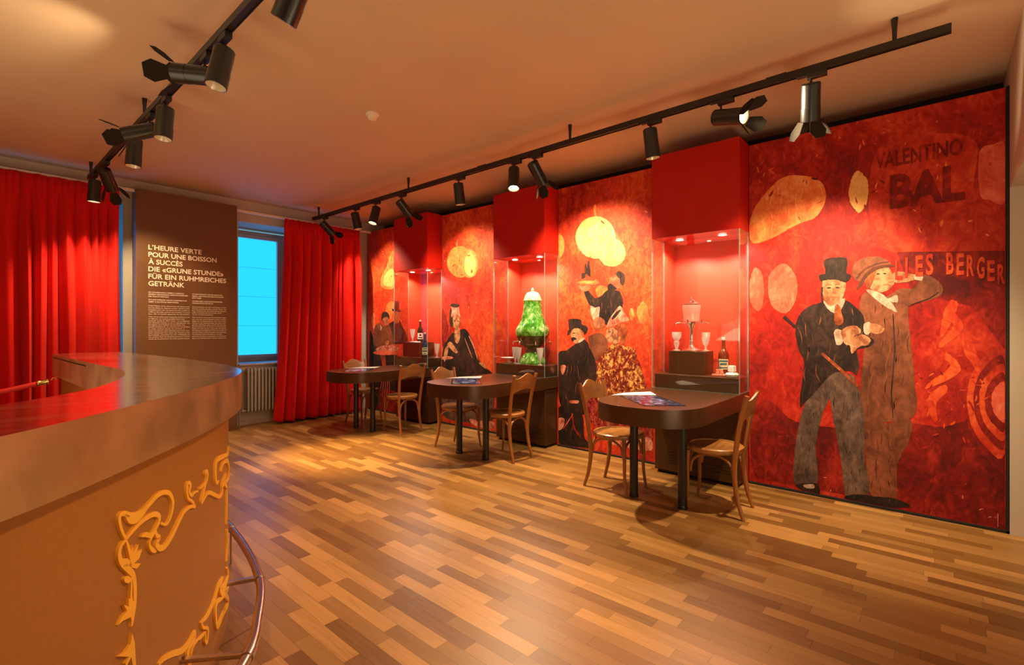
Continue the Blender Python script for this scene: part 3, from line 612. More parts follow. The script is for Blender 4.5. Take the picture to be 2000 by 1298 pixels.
# ------------------------------------------------------------------ tables
def table_outline(yc, half=0.40, xe=4.298, xc=3.53, ax=0.405):
    pts = [(xe, yc + half)]
    for k in range(41):
        t = PI / 2 + PI * k / 40; cx, sy = math.cos(t), math.sin(t); n = 2.5
        pts.append((xc - ax * abs(cx) ** (2 / n), yc + half * math.copysign(abs(sy) ** (2 / n), sy)))
    pts.append((xe, yc - half)); return pts
TY = [1.625, 3.665, 5.70]
TL = ['nearest brown round-ended table with an inset screen', 'middle brown round-ended table between two cafe chairs', 'farthest brown round-ended table beside the red curtain']
def on_table(px, py, z=0.792):
    u = (px - CX) / F_PX; t = (H - z) / ((py - CY) / F_PX); return ((FW[0] + u * RT[0]) * t, (FW[1] + u * RT[1]) * t)
SCR = [(3.60, 1.965), (3.80, 1.735), (3.434, 1.345), (3.235, 1.575)]
PAP = [(3.555, 2.015), (3.76, 2.012), (3.975, 1.87), (3.812, 1.742), (3.612, 1.972)]
for i, yc in enumerate(TY):
    r = thing('table', TL[i], 'table', (3.7, yc, 0), 'round-ended tables')
    MB().prism(table_outline(yc), 0.66, 0.79).build('tabletop', 'brown', r, bevel=0.003, ang=30)
    for dy in (-0.195, 0.2):
        lg = MB().lathe([(0, 0.002), (0.036, 0.002), (0.036, 0.022), (0.0325, 0.026), (0.0325, 0.66)], (3.58, yc + dy, 0), 24).build('leg', 'metalblack', r)
    MB().box(4.3, XM - .001, NICHE[i][0], NICHE[i][1], 0.662, ZB).build('wall_band', 'brown', r, bevel=0.002)
    dyy = yc - 1.625
    sc = MB().prism([(x, y + dyy) for x, y in SCR], 0.7905, 0.793).build('screen', 'screen', r, smooth=False)
    A = [Vector((x, y + dyy, 0)) for x, y in SCR]; ctr = sum(A, Vector()) / 4
    MB().prism([tuple(ctr + (p - ctr) * .9)[:2] for p in A], 0.793, 0.7936).build('screen_picture', 'screenimg', r, smooth=False)
    o = MB().prism([(x, y + dyy) for x, y in PAP], 0.791, 0.794).build('paper_sheet', 'paper', None, smooth=False)
    tag(o, ['white paper sheet beside the screen on the nearest table', 'white paper sheet beside the screen on the middle table', 'white paper sheet on the farthest table'][i], 'paper sheet', 'paper sheets on the tables')

# ------------------------------------------------------------------ bentwood chairs
def make_chair(label):
    r = thing('cafe_chair', label, 'chair', (0, 0, 0), 'bentwood cafe chairs at the tables')
    st = MB().lathe([(0, .468), (.165, .468), (.17, .470), (.172, .476), (.198, .476), (.206, .470), (.208, .455), (.204, .440), (.190, .436), (0, .436)], (0, 0, 0), 40, 1, 1.0).build('seat', ['wood2'], r)
    for sx in (-1, 1):
        p = spline([(sx * .155, .145, .44), (sx * .158, .150, .32), (sx * .155, .150, .16), (sx * .165, .170, .0)], 6)
        MB().tube(p, [.0165 - .005 * (k / (len(p) - 1)) for k in range(len(p))], 10).build('leg', 'wood', r)
        p = spline([(sx * .160, -.235, 0), (sx * .150, -.195, .14), (sx * .150, -.175, .30), (sx * .160, -.185, .46), (sx * .172, -.215, .66), (sx * .185, -.265, .875)], 6)
        n = len(p); MB().tube(p, [.0125 + .006 * math.sin(PI * min(1, k / (n - 1) * 1.3) * .75) for k in range(n)], 10).build('leg', 'wood', r)['label'] = 'rear leg running up into the back post'
    # bent braces, one arch under each side
    def arch(p0, p1, top):
        a, c = Vector(p0), Vector(p1); d = c - a
        pts = [a, a + Vector((0, 0, .07)) + d * .04, a.lerp(c, .14) + Vector((0, 0, top - .025)), a.lerp(c, .32) + Vector((0, 0, top)), a.lerp(c, .5) + Vector((0, 0, top + .004)),
               a.lerp(c, .68) + Vector((0, 0, top)), a.lerp(c, .86) + Vector((0, 0, top - .025)), c + Vector((0, 0, .07)) - d * .04, c]
        MB().tube(spline(pts, 5), .0095, 8).build('brace', 'wood', r)
    arch((-.140, .138, .285), (.140, .138, .285), .135)
    for sx in (-1, 1): arch((sx * .145, .132, .285), (sx * .140, -.165, .285), .135)
    arch((-.134, -.172, .285), (.134, -.172, .285), .135)
    # crest rail: bowed board with a raised middle and a hollow lower edge
    b = MB(); n = 24; V = []
    for k in range(n + 1):
        u = -1 + 2 * k / n; x = u * .176
        hump = math.cos(u * PI * .5) ** 2 if abs(u) < 1 else 0
        zt = .838 + .052 * (0.5 + 0.5 * math.cos(PI * min(1, abs(u) / .82))) ; zb = .690 + .040 * (1 - u * u)
        for z, s in ((zb, 0), (zt, 1)):
            y = -.222 - (z - .69) * .235 - .030 * (1 - u * u)
            xx = x * (1 + (z - .7) * .25)
            V.append((b.bm.verts.new((xx, y - .007, z)), b.bm.verts.new((xx, y + .007, z))))
    for k in range(n):
        (a0, a1), (c0, c1), (e0, e1), (g0, g1) = V[2 * k], V[2 * k + 1], V[2 * k + 2], V[2 * k + 3]
        b._f([a0, e0, g0, c0]); b._f([a1, c1, g1, e1]); b._f([c0, g0, g1, c1]); b._f([a0, a1, e1, e0])
    b._f([V[0][0], V[1][0], V[1][1], V[0][1]]); b._f([V[-2][0], V[-2][1], V[-1][1], V[-1][0]])
    b.build('crest_rail', 'wood2', r)
    return r
CH = [('bentwood cafe chair nearest the camera, its back to the large two-men mural', 3.765, 1.262, 4, 1),
      ('bentwood cafe chair on the far side of the nearest table', 3.700, 2.03, 180 - 2, 0),
      ('bentwood cafe chair on the near side of the middle table, seen from behind', 3.80, 3.40, 3, 0),
      ('bentwood cafe chair on the far side of the middle table', 3.775, 4.07, 180 + 5, 0),
      ('bentwood cafe chair on the near side of the farthest table, seen from behind', 3.86, 5.27, -3, 0),
      ('bentwood cafe chair beyond the farthest table, in front of the red curtain', 3.86, 6.13, 180 + 2, 0)]
proto = make_chair(CH[0][0])
for k, (lb, x, y, rz, _) in enumerate(CH):
    o = proto if k == 0 else copy_tree(proto)
    o['label'] = lb; o.location = (x, y, 0); o.rotation_euler = (0, 0, math.radians(rz))

# ------------------------------------------------------------------ bar counter
ZC = 1.14; TH = 0.165
OUT = spline([(0.035, 1.335, 0), (.148, 1.442, 0), (.30, 1.61, 0), (.50, 1.85, 0), (.66, 2.06, 0), (.82, 2.31, 0), (.93, 2.56, 0), (.985, 2.80, 0), (1.02, 3.122, 0), (1.034, 3.729, 0), (.985, 4.661, 0), (.95, 5.28, 0)], 8)
INN = spline([(-.28, 1.68, 0), (-.09, 1.80, 0), (.087, 1.92, 0), (.20, 2.03, 0), (.331, 2.214, 0), (.46, 2.551, 0), (.531, 2.854, 0), (.555, 3.167, 0), (.537, 3.866, 0), (.522, 5.28, 0)], 8)
def offset(poly, d):
    out = []
    for i, p in enumerate(poly):
        t = (poly[min(i + 1, len(poly) - 1)] - poly[max(i - 1, 0)]).normalized(); out.append(p + Vector((t.y, -t.x, 0)) * d)
    return out
bar = thing('bar_counter', 'curved bar with worn pewter top and gold floral ornament on its brown front', 'bar counter', (0.7, 3.0, 0))
poly = [tuple(p)[:2] for p in OUT] + [tuple(p)[:2] for p in INN[::-1]]
b = MB().prism(poly, ZC - TH, ZC)
b.bm.normal_update()
for f in b.bm.faces:
    f.material_index = 0 if abs(f.normal.z) > 0.7 else 1
b.build('countertop', ['zinc', 'zincrim'], bar, bevel=0.016, seg=4, ang=30)
BO = offset(OUT, -0.055); BI = offset(INN, 0.05)
BO[0] = BO[0] + Vector((.018, .02, 0)); 
poly = [tuple(p)[:2] for p in BO] + [tuple(p)[:2] for p in BI[::-1]]
# pull the two ends in
def body_poly():
    o = [p for p in BO]; i_ = [p for p in BI]
    o[-1] = o[-1] - Vector((0, .05, 0)); i_[-1] = i_[-1] - Vector((0, .05, 0)); i_[0] = i_[0] + Vector((.03, .02, 0))
    return [tuple(p)[:2] for p in o] + [tuple(p)[:2] for p in i_[::-1]]
MB().prism(body_poly(), 0.0, ZC - TH).build('bar_body', 'brownmat', bar, ang=30)
# drawer grooves on the serving side of the far end
b = MB(); ig = offset(INN, -0.0015)
for k in range(len(ig) - 14, len(ig) - 3):
    pass
b.tube([(0.5225, 5.20, 1.115), (0.528, 4.3, 1.115), (0.5345, 3.9, 1.115)], .003, 6); b.build('drawer_groove', 'black', bar)
# arc-length table of the body front
S_ = [0.0]
for p, r_ in zip(BO, BO[1:]): S_.append(S_[-1] + (r_ - p).length)
def on_body(px, py):
    u = (px - CX) / F_PX; dx, dy = FW[0] + u * RT[0], FW[1] + u * RT[1]
    best = None
    for i in range(len(BO) - 1):
        ax, ay = BO[i].x, BO[i].y; ex, ey = BO[i + 1].x - ax, BO[i + 1].y - ay
        den = dx * ey - dy * ex
        if abs(den) < 1e-9: continue
        t = (ax * ey - ay * ex) / den; s = (ax * dy - ay * dx) / den
        if t > 0 and -1e-6 <= s <= 1.000001 and (best is None or t < best[0]): best = (t, S_[i] + s * (S_[i + 1] - S_[i]))
    if best is None: return None
    return (best[1], H - (py - CY) / F_PX * best[0])
def from_s(s, z, h):
    i = 0
    while i < len(S_) - 2 and S_[i + 1] < s: i += 1
    k = (s - S_[i]) / (S_[i + 1] - S_[i]); p = BO[i].lerp(BO[i + 1], k)
    t = (BO[min(i + 2, len(BO) - 1)] - BO[max(i - 1, 0)]).normalized()
    return (p.x + t.y * h, p.y - t.x * h, z)
q = T(2.964, 200, 860)
def orn_stroke(pts, w_):
    P = [on_body(*p) for p in q(pts)]; P = [p for p in P if p]
    if len(P) < 2: return None
    P = spline([(a, c, 0) for a, c in P], 5); n = len(P); out_l, out_r = [], []
    for i, p in enumerate(P):
        t = (P[min(i + 1, n - 1)] - P[max(i - 1, 0)]).normalized(); nn = Vector((-t.y, t.x, 0)); k = i / (n - 1)
        ww = w_ * (0.55 + 0.75 * math.sin(PI * k) ** .7) / 2
        out_l.append(p + nn * ww); out_r.append(p - nn * ww)
    return out_l, out_r
NB = lambda bm_: bm_.build('ornament_scroll', 'gold', bar, ang=40)
def add_ribbon(pts, w_=.0095):
    b = MB()
    r_ = orn_stroke(pts, w_)
    if not r_: return
    Lr = []
    for l_, rr_ in zip(*r_):
        Lr.append([b.bm.verts.new(from_s(p.x, p.y, h)) for p, h in ((l_, 0.0), (l_, .008), (rr_, .008), (rr_, 0.0))])
    for A, B2 in zip(Lr, Lr[1:]):
        for k in range(3): b._f([A[k], B2[k], B2[k + 1], A[k + 1]])
    b._f(Lr[0]); b._f(Lr[-1][::-1]); NB(b)
def add_leaf(pts, sm=True):
    P = [on_body(*p) for p in q(pts)]; P = [p for p in P if p]
    if sm: P = [tuple(v)[:2] for v in spline([(a, c, 0) for a, c in P], 4, True)]
    b = MB(); b.prism(P, 0.0, .008, from_s); b.build('ornament_leaf', 'gold', bar, ang=40)
for pts, w_ in (([(120, 572), (95, 520), (82, 465), (88, 432), (110, 421), (135, 430), (175, 430), (215, 411), (260, 366), (300, 322), (340, 300), (375, 307), (394, 350), (391, 400), (378, 450), (355, 485), (322, 478)], .012),
                ([(118, 575), (150, 535), (200, 480), (250, 442), (290, 426), (314, 440), (311, 475), (296, 505), (272, 540)], .012),
                ([(290, 515), (300, 550), (314, 562), (300, 600), (320, 624), (350, 610), (385, 560), (420, 490), (460, 412), (500, 382), (526, 384)], .014),
                ([(526, 384), (510, 355), (485, 335), (476, 295), (480, 252), (490, 244), (498, 262), (490, 296), (505, 318), (522, 300), (542, 292)], .010),
                ([(548, 280), (566, 265), (590, 238), (598, 205), (594, 178), (583, 183), (586, 200)], .010),
                ([(590, 245), (578, 285), (562, 358), (600, 303), (640, 315), (668, 325), (685, 300), (684, 255), (694, 215)], .012),
                ([(120, 575), (92, 610), (82, 665), (98, 712), (135, 748), (162, 780), (172, 850), (172, 930), (165, 1000), (153, 1076)], .013),
                ([(122, 580), (140, 640), (155, 720)], .008), ([(150, 790), (152, 850), (150, 905), (158, 940)], .006),
                ([(565, 1052), (600, 1010), (640, 920), (665, 832), (690, 790)], .012), ([(560, 1050), (572, 1082), (598, 1088), (600, 1130), (594, 1170), (584, 1160), (586, 1105)], .010),
                ([(584, 1108), (560, 1140), (545, 1152)], .008),
                ([(310, 1298), (350, 1258), (400, 1232), (450, 1216), (490, 1172), (526, 1100)], .015), ([(526, 1102), (520, 1150), (488, 1205), (482, 1250), (490, 1310)], .012), ([(545, 1150), (515, 1190), (500, 1250), (498, 1310)], .008),
                ([(724, 34), (718, 75), (690, 92), (655, 112), (645, 160), (648, 240), (664, 236)], .016), ([(675, 180), (690, 130), (714, 119), (725, 160), (724, 205), (700, 245), (682, 268)], .016),
                ([(713, 282), (712, 380), (709, 484)], .014), ([(714, 515), (716, 600), (711, 700)], .014), ([(706, 190), (696, 235), (712, 275)], .016),
                ([(712, 735), (720, 780), (702, 830), (680, 862), (695, 890), (722, 930), (692, 1000), (660, 1075), (648, 1045), (650, 945), (690, 905), (722, 850)], .016),
                ([(690, 790), (672, 850), (684, 890), (704, 850), (716, 800)], .012)):
    add_ribbon(pts, w_)
for pts in ([(112, 424), (135, 432), (175, 432), (215, 413), (255, 380), (222, 432), (192, 468), (162, 484), (136, 478), (122, 455)],
            [(208, 557), (235, 530), (262, 536), (298, 512), (285, 545), (268, 574), (262, 600), (298, 642), (276, 650), (256, 625), (254, 590), (262, 568), (235, 560)],
            circ(128, 805, 20, 22, 10), circ(118, 706, 26, 24, 10)): add_leaf(pts)
for pts in ([(150, 705), (146, 650), (157, 602), (162, 645), (192, 600), (184, 648), (214, 628), (196, 682), (166, 712), (207, 711), (182, 742), (150, 735)],
            [(156, 1076), (148, 1022), (100, 1045), (74, 1068), (96, 1020), (126, 985), (104, 950), (136, 962), (134, 912), (166, 932), (171, 1000)],
            [(155, 1114), (170, 1168), (178, 1310), (160, 1310), (150, 1252), (122, 1310), (115, 1290), (136, 1252), (76, 1250), (112, 1226), (145, 1180)]): add_leaf(pts, False)
# border repeats beyond the bend
for s0, sg in ((2.02, 1), (3.02, -1)):
    for z0, z1 in ((.88, .66), (.63, .44), (.40, .12)):
        b = MB(); P = spline([(s0, z0, 0), (s0 + .02 * sg, (z0 + z1) / 2, 0), (s0, z1, 0)], 5); Lr = []
        for p in P: Lr.append([b.bm.verts.new(from_s(p.x + dx, p.y, h)) for dx, h in ((-.007, 0), (-.007, .008), (.007, .008), (.007, 0))])
        for A, B2 in zip(Lr, Lr[1:]):
            for k in range(3): b._f([A[k], B2[k], B2[k + 1], A[k + 1]])
        NB(b)
# foot rail
rp = spline([(.22, 1.36, .205), (.45, 1.56, .205), (.683, 1.819, .205), (.80, 2.03, .205), (.89, 2.23, .205), (.94, 2.40, .205), (.985, 2.60, .205), (1.035, 2.93, .205), (1.08, 3.4, .205), (1.09, 3.9, .205), (1.05, 4.6, .205)], 8)
fr = MB().tube(rp, 0.019, 14).build('foot_rail', 'steel', bar)
for k in (16, 37, 58, 74):
    p = rp[k]; t = (rp[k + 1] - rp[k - 1]).normalized(); n = Vector((t.y, -t.x, 0))
    e = min(BO, key=lambda v: ((v.x - p.x) ** 2 + (v.y - p.y) ** 2)); e = Vector((e.x - n.x * .01, e.y - n.y * .01, .205))
    b = MB().tube([p, e], 0.0115, 10); b.tube([p - t * 0.022, p + t * 0.022], 0.0225, 14)
    b.build('rail_bracket', 'steel', bar)
    MB().tube([p, Vector((p.x, p.y, 0.002))], 0.006, 8).build('rail_post', 'steel', bar)

# rope barrier hooked to the far end of the bar
rp = thing('rope_barrier', 'red velvet rope with brass end hanging from the far end of the bar', 'rope', (0.1, 5.16, 0.9))
P = [(-.75, 5.20, .93), (-.4, 5.18, .86), (-.1, 5.16, .852), (.1, 5.13, .862), (.25, 5.12, .885), (.42, 5.10, .925)]
MB().tube(spline(P, 8), 0.0185, 14).build('rope', 'rope', rp)
MB().lathe([(0, 0), (.022, 0), (.022, .012), (.0195, .016), (.0195, .05), (.022, .054), (.022, .062), (0, .066)], (.425, 5.10, .927), 16, axis=(1, -.05, .24)).build('end_cap', 'brass', rp)
b = MB()
for k in range(4):
    c = Vector((.503 + .014 * k, 5.098, .950 + .006 * k)); a_ = k % 2
    b.tube([c + Vector((.012 * math.cos(t), .008 * math.sin(t) * (1 - a_), .008 * math.sin(t) * a_)) for t in [2 * PI * j / 10 for j in range(10)]], .0022, 6, closed=True)
b.tube(spline([(.555, 5.098, .972), (.562, 5.098, .98), (.575, 5.098, .974), (.578, 5.098, .955)], 4), .003, 6)
b.build('chain_hook', 'brass', rp)

# ------------------------------------------------------------------ windows, radiator, panel, curtains
def window(name, x0, x1, blind=True):
    r = bpy.data.objects.new(name, None); C.objects.link(r); r.location = ((x0 + x1) / 2, 7.75, WZ0); struct(r)
    Yf = 7.70; z0, z1 = WZ0 + .01, WZ1 - .03
    b = MB()
    for bx in ((x0, x0 + .07, z0, z1), (x1 - .07, x1, z0, z1), (x0 + .07, x1 - .07, z1 - .06, z1), (x0 + .07, x1 - .07, z0, z0 + .06)): b.box(bx[0], bx[1], Yf, Yf + .1, bx[2], bx[3])
    b.build('window_frame', 'frame', r, bevel=0.004)
    xm = (x0 + x1) / 2
    for a, c in ((x0 + .07, xm), (xm, x1 - .07)):
        b = MB(); f = .05
        za, zb = z0 + .06, z1 - .06
        for bx in ((a, a + f, za, zb), (c - f, c, za, zb), (a + f, c - f, zb - f, zb), (a + f, c - f, za, za + f)): b.box(bx[0] + .001, bx[1] - .001, Yf - .03, Yf + .05, bx[2], bx[3])
        s = b.build('casement', 'frame', r, bevel=0.004)
        g = MB().box(a + f, c - f, Yf + .02, Yf + .026, za + f, zb - f).build('pane', 'glass', r, smooth=False)
        b = MB(); b.box(a + f + .012, c - f - .012, Yf - .012, Yf - .008, za + f + .002, zb - f - .008)
        b.mi = 1
        for k in range(1, 4):
            zz = za + f + (zb - za - 2 * f) * k / 4; b.box(a + f + .014, c - f - .014, Yf - .015, Yf - .0125, zz - .003, zz + .003)
        b.build('blind', ['blind', 'blindline'], r, smooth=False)
    MB().box(x0, x1, YW - .04, 7.70, WZ0 - .001, WZ0 + .02).build('window_sill', 'frame', r, bevel=0.004)
    return r
window('window_1', 2.585, 4.115); window('window_2', -.445, 1.32)

rad = thing('radiator', 'cream ribbed cast iron radiator under the blue window', 'radiator', (3.05, 7.12, 0))
for k in range(16):
    x = 2.668 + k * .047; b = MB()
    for y in (7.105, 7.185): b.tube(spline([(x, y, .19), (x, y, .25), (x, y, .5), (x, y, .72), (x, y, .775)], 3), [.012] + [.016] * 11 + [.012], 10)
    b.box(x - .014, x + .014, 7.105, 7.185, .735, .785); b.box(x - .014, x + .014, 7.105, 7.185, .18, .235)
    b.build('radiator_section', 'radiator', rad, bevel=0.006)
b = MB(); b.tube([(2.65, 7.12, .21), (2.60, 7.12, .21), (2.56, 7.12, .21)], .011, 10); b.lathe([(0, 0), (.022, 0), (.022, .03), (0, .034)], (2.615, 7.12, .21), 12, axis=(-1, 0, 0)); b.tube([(2.56, 7.12, .21), (2.56, 7.12, .0)], .009, 8)
b.build('valve_pipe', 'radiator', rad)

pn = thing('text_panel', 'tall brown text panel with cream heading between the two windows', 'text panel', (1.94, 7.08, 0))
MB().box(1.402, 2.482, 6.985, 7.165, 0, 2.955).build('panel', 'panel', pn, bevel=0.003)
def ptext(txt, x, z, h, width=None, bold=0.0, nm='heading'):
    return text_mesh(nm, txt, h, 'lettering', (x, 6.985, z), (1, 0, 0), (0, 0, 1), pn, width=width, extr=.0015, bold=bold)
TITLE = [("L\u2019HEURE VERTE", .435 / .832), ("POUR UNE BOISSON", .70), ("\u00c0 SUCC\u00c8S", .33), ("DIE \u00abGRUNE STUNDE\u00bb", .955), ("F\u00dcR EIN RUHMREICHES", 1.0), ("GETR\u00c4NK", .385)]
WT = [.55, .72, .345, .80, .832, .365]
for k, (t, _) in enumerate(TITLE): ptext(t, 1.519, 2.268 - .0854 * k, .057, WT[k], .018)
FR1 = ["O\u00d9 L'ON D\u00c9COUVRE COMMENT L'ABSINTHE", "DEVIENT UNE BOISSON AP\u00c9RITIVE APPR\u00c9CI\u00c9E", "PAR TOUS ET PARTOUT.", "", "O\u00d9 L'ON S'APER\u00c7OIT QUE SA CONSOMMATION", "OB\u00c9IT \u00c0 UN RITUEL BIEN \u00c9TABLI."]
FR2 = ["C'est l'Heure verte, cinq heures de l'apr\u00e8s-midi.", "Sur les tables on dispose carafes, verres \u00e0 pied,", "coupelles pour les morceaux de sucre, pelles ou", "cuill\u00e8res perc\u00e9es, parfois une fontaine ou aussi", "leur. On va tant\u00f4t apporter les bouteilles.", "",
       "Tout est en place pour la grande c\u00e9r\u00e9monie qui", "va d\u00e9buter, un rituel immuable dans cette", "seconde moiti\u00e9 du XIX\u1d49 si\u00e8cle : on va d\u00e9guster", "son absinthe. Certes on ne se m\u00e9lange pas : les", "bourgeois sont attabl\u00e9s aux terrasses des", "grands boulevards, les ouvriers et les artistes", "au choix, quelque taquet, les cocottes ou", "semi-mondaines, plus discr\u00e8tement, font sem-", "blant d'attendre leur mari, les artistes et les", "journalistes, cherchent au vert et fabulent au", "vin, parlent fort et r\u00e9cuent personne. La F\u00e9e", "verte est la princesse de cette grand-messe."]
DE1 = ["WO MAN ENTDECKT, WIE DER ABSINTH EIN", "\u00dcBERALL UND VON ALLEN GESCH\u00c4TZTER APE-", "RITIF WIRD.", "", "WO MAN SIEHT, DASS SEIN KONSUM EINEM", "STRENGEN RITUAL GEHORCHT."]
DE2 = ["\u00abGr\u00fcne Stunde\u00bb, f\u00fcnf Uhr nachmittags. Auf den", "Tischen werden Karaffen verteilt, Gl\u00e4ser mit", "Fuss, Sch\u00e4lchen f\u00fcr die Zuckerst\u00fccke, gelochte", "L\u00f6ffel, manchmal auch eine Font\u00e4ne. Dann", "werden die Flaschen gebracht.", "",
       "Alles ist bereit, die grosse Zeremonie kann begin-", "nen, das sehr grosse Ritual in dieser zweiten", "H\u00e4lfte des 19. Jahrhunderts; man trinkt seinen", "Absinth zu sich. Nat\u00fcrlich bleibt man unter seines-", "gleichen: Die B\u00fcrger sitzen auf den Terrassen der", "grossen Boulevards, die Arbeiter und Handwerker", "haben sich eine Kneipe ausgesucht, die Damen", "der Halbwelt sind diskreter und tun, als w\u00fcrden sie", "auf ihren Gatten warten; K\u00fcnstler und Journalisten", "mit wehendem Haar und Schlips um den Hals", "reden laut und h\u00f6ren niemandem zu. Die Gr\u00fcne", "Fee ist die Hohepriesterin dieser Zeremonie."]
for x, wmax, heads, body in ((1.519, .42, FR1, FR2), (1.966, .385, DE1, DE2)):
    z = 1.757
    for t in heads:
        if t: ptext(t, x, z, .0135, min(wmax, wmax * len(t) / 41), .012, 'caption'); z -= .0245
        else: z -= .014
    z -= .022
    for t in body:
        if t: ptext(t, x, z, .012, wmax * min(1, (len(t) / 47 if len(t) < 43 else 1)), .004, 'paragraph'); z -= .0238
        else: z -= .010

MB().box(-2.2, 1.398, 7.03, 7.06, 2.925, 2.955).build('curtain_rail', 'rail'); o = bpy.data.objects['curtain_rail']
tag(o, 'pale curtain rail above the left red curtain', 'curtain rail', 'curtain rails')
o = MB().box(2.486, 4.54, 7.03, 7.06, 2.895, 2.925).build('curtain_rail', 'rail'); tag(o, 'pale curtain rail above the blue window and right red curtain', 'curtain rail', 'curtain rails')

def curtain(xt0, xt1, xb0, xb1, zt, zb, nf, seed, label, Y=6.995):
    r = random.Random(seed); nx = int((xt1 - xt0) * 240); nz = 46
    # irregular fold centres
    cuts = [0.0]
    for k in range(nf): cuts.append(cuts[-1] + r.uniform(.55, 1.45))
    cuts = [c / cuts[-1] for c in cuts]; am = [r.uniform(.65, 1.15) for _ in range(nf)]
    ph = [r.uniform(0, 6) for _ in range(6)]
    bm = bmesh.new(); G = []
    for j in range(nz + 1):
        v = j / nz; z = zt + (zb - zt) * (v ** 0.85 if v > 0 else 0); row = []
        zz = zt - z
        for i in range(nx + 1):
            u = i / nx
            k = max(0, min(nf - 1, sum(1 for c in cuts[1:-1] if c <= u))); lu = (u - cuts[k]) / (cuts[k + 1] - cuts[k])
            fold = (math.sin(PI * lu)) ** 0.6 * am[k] if 0 < lu < 1 else 0
            g = min(1, max(0, (zz - .10) / .5)); A = .012 + g * (.105 + .045 * v)
            pleat = abs(math.sin(u * (xt1 - xt0) / .052 * PI)) ** .7 * .020 * max(0, 1 - max(0, zz - .09) / .25)
            nip = -.012 * math.exp(-((zz - .115) / .018) ** 2)
            wob = .004 * math.sin(u * 31 + ph[0] + v * 2.2) * g + .0015 * math.sin(u * 83 + ph[1] + v * 3) * g
            x = (xt0 + (xt1 - xt0) * u) * (1 - v) + (xb0 + (xb1 - xb0) * u) * v + .010 * math.sin(v * 3 + k * 1.7) * g + .02 * g * am[k] * math.sin(2 * PI * lu) * .5
            y = Y + .03 - (A * fold + pleat + nip + wob)
            row.append(bm.verts.new((x, y, z + (.004 * math.sin(u * 90) if j == 0 else 0))))
        G.append(row)
    for j in range(nz):
        for i in range(nx): bm.faces.new([G[j][i], G[j + 1][i], G[j + 1][i + 1], G[j][i + 1]])
    me = bpy.data.meshes.new('curtain'); bm.to_mesh(me); bm.free(); me.materials.append(M['velvet']); me.shade_smooth()
    o = bpy.data.objects.new('curtain', me); C.objects.link(o)
    s = o.modifiers.new('solid', 'SOLIDIFY'); s.thickness = .004; s.offset = 1
    return tag(o, label, 'curtain', 'red velvet curtains')
curtain(3.127, 4.325, 2.965, 4.31, 2.90, .03, 9, 3, 'red velvet curtain behind the farthest table, right of the blue window')
curtain(-1.1, 1.252, -1.1, 1.258, 2.928, .03, 19, 5, 'wide red velvet curtain behind the bar at the left')

# ------------------------------------------------------------------ track lighting
def track(X, y0, y1, stems, label):
    r = thing('lighting_track', label, 'lighting track', (X, (y0 + y1) / 2, 2.93), 'ceiling tracks')
    b = MB(); b.box(X - .018, X + .018, y0, y1, 2.935, 2.972); b.box(X - .02, X - .016, y0, y1, 2.928, 2.936); b.box(X + .016, X + .02, y0, y1, 2.928, 2.936); b.build('track_bar', 'trackblack', r, smooth=False)
    for y in stems:
        MB().tube([(X, y, 2.970), (X, y, 3.04), (X, y, 3.098)], [.010, .0125, .017], 12).build('ceiling_stem', 'trackblack', r)
    for y in (y0 + (y1 - y0) * .12, (y0 + y1) / 2):
        MB().box(X - .021, X + .021, y - .06, y + .06, 2.94, 2.976).build('track_joint', 'trackblack', r, smooth=False)
    return r
track(3.51, -0.06, 6.95, (.18, 2.39, 4.66, 6.78), 'long black ceiling track in front of the mural wall')
track(0.97, 0.3, 6.85, (.6, 2.5, 4.57, 6.75), 'black ceiling track above the bar')
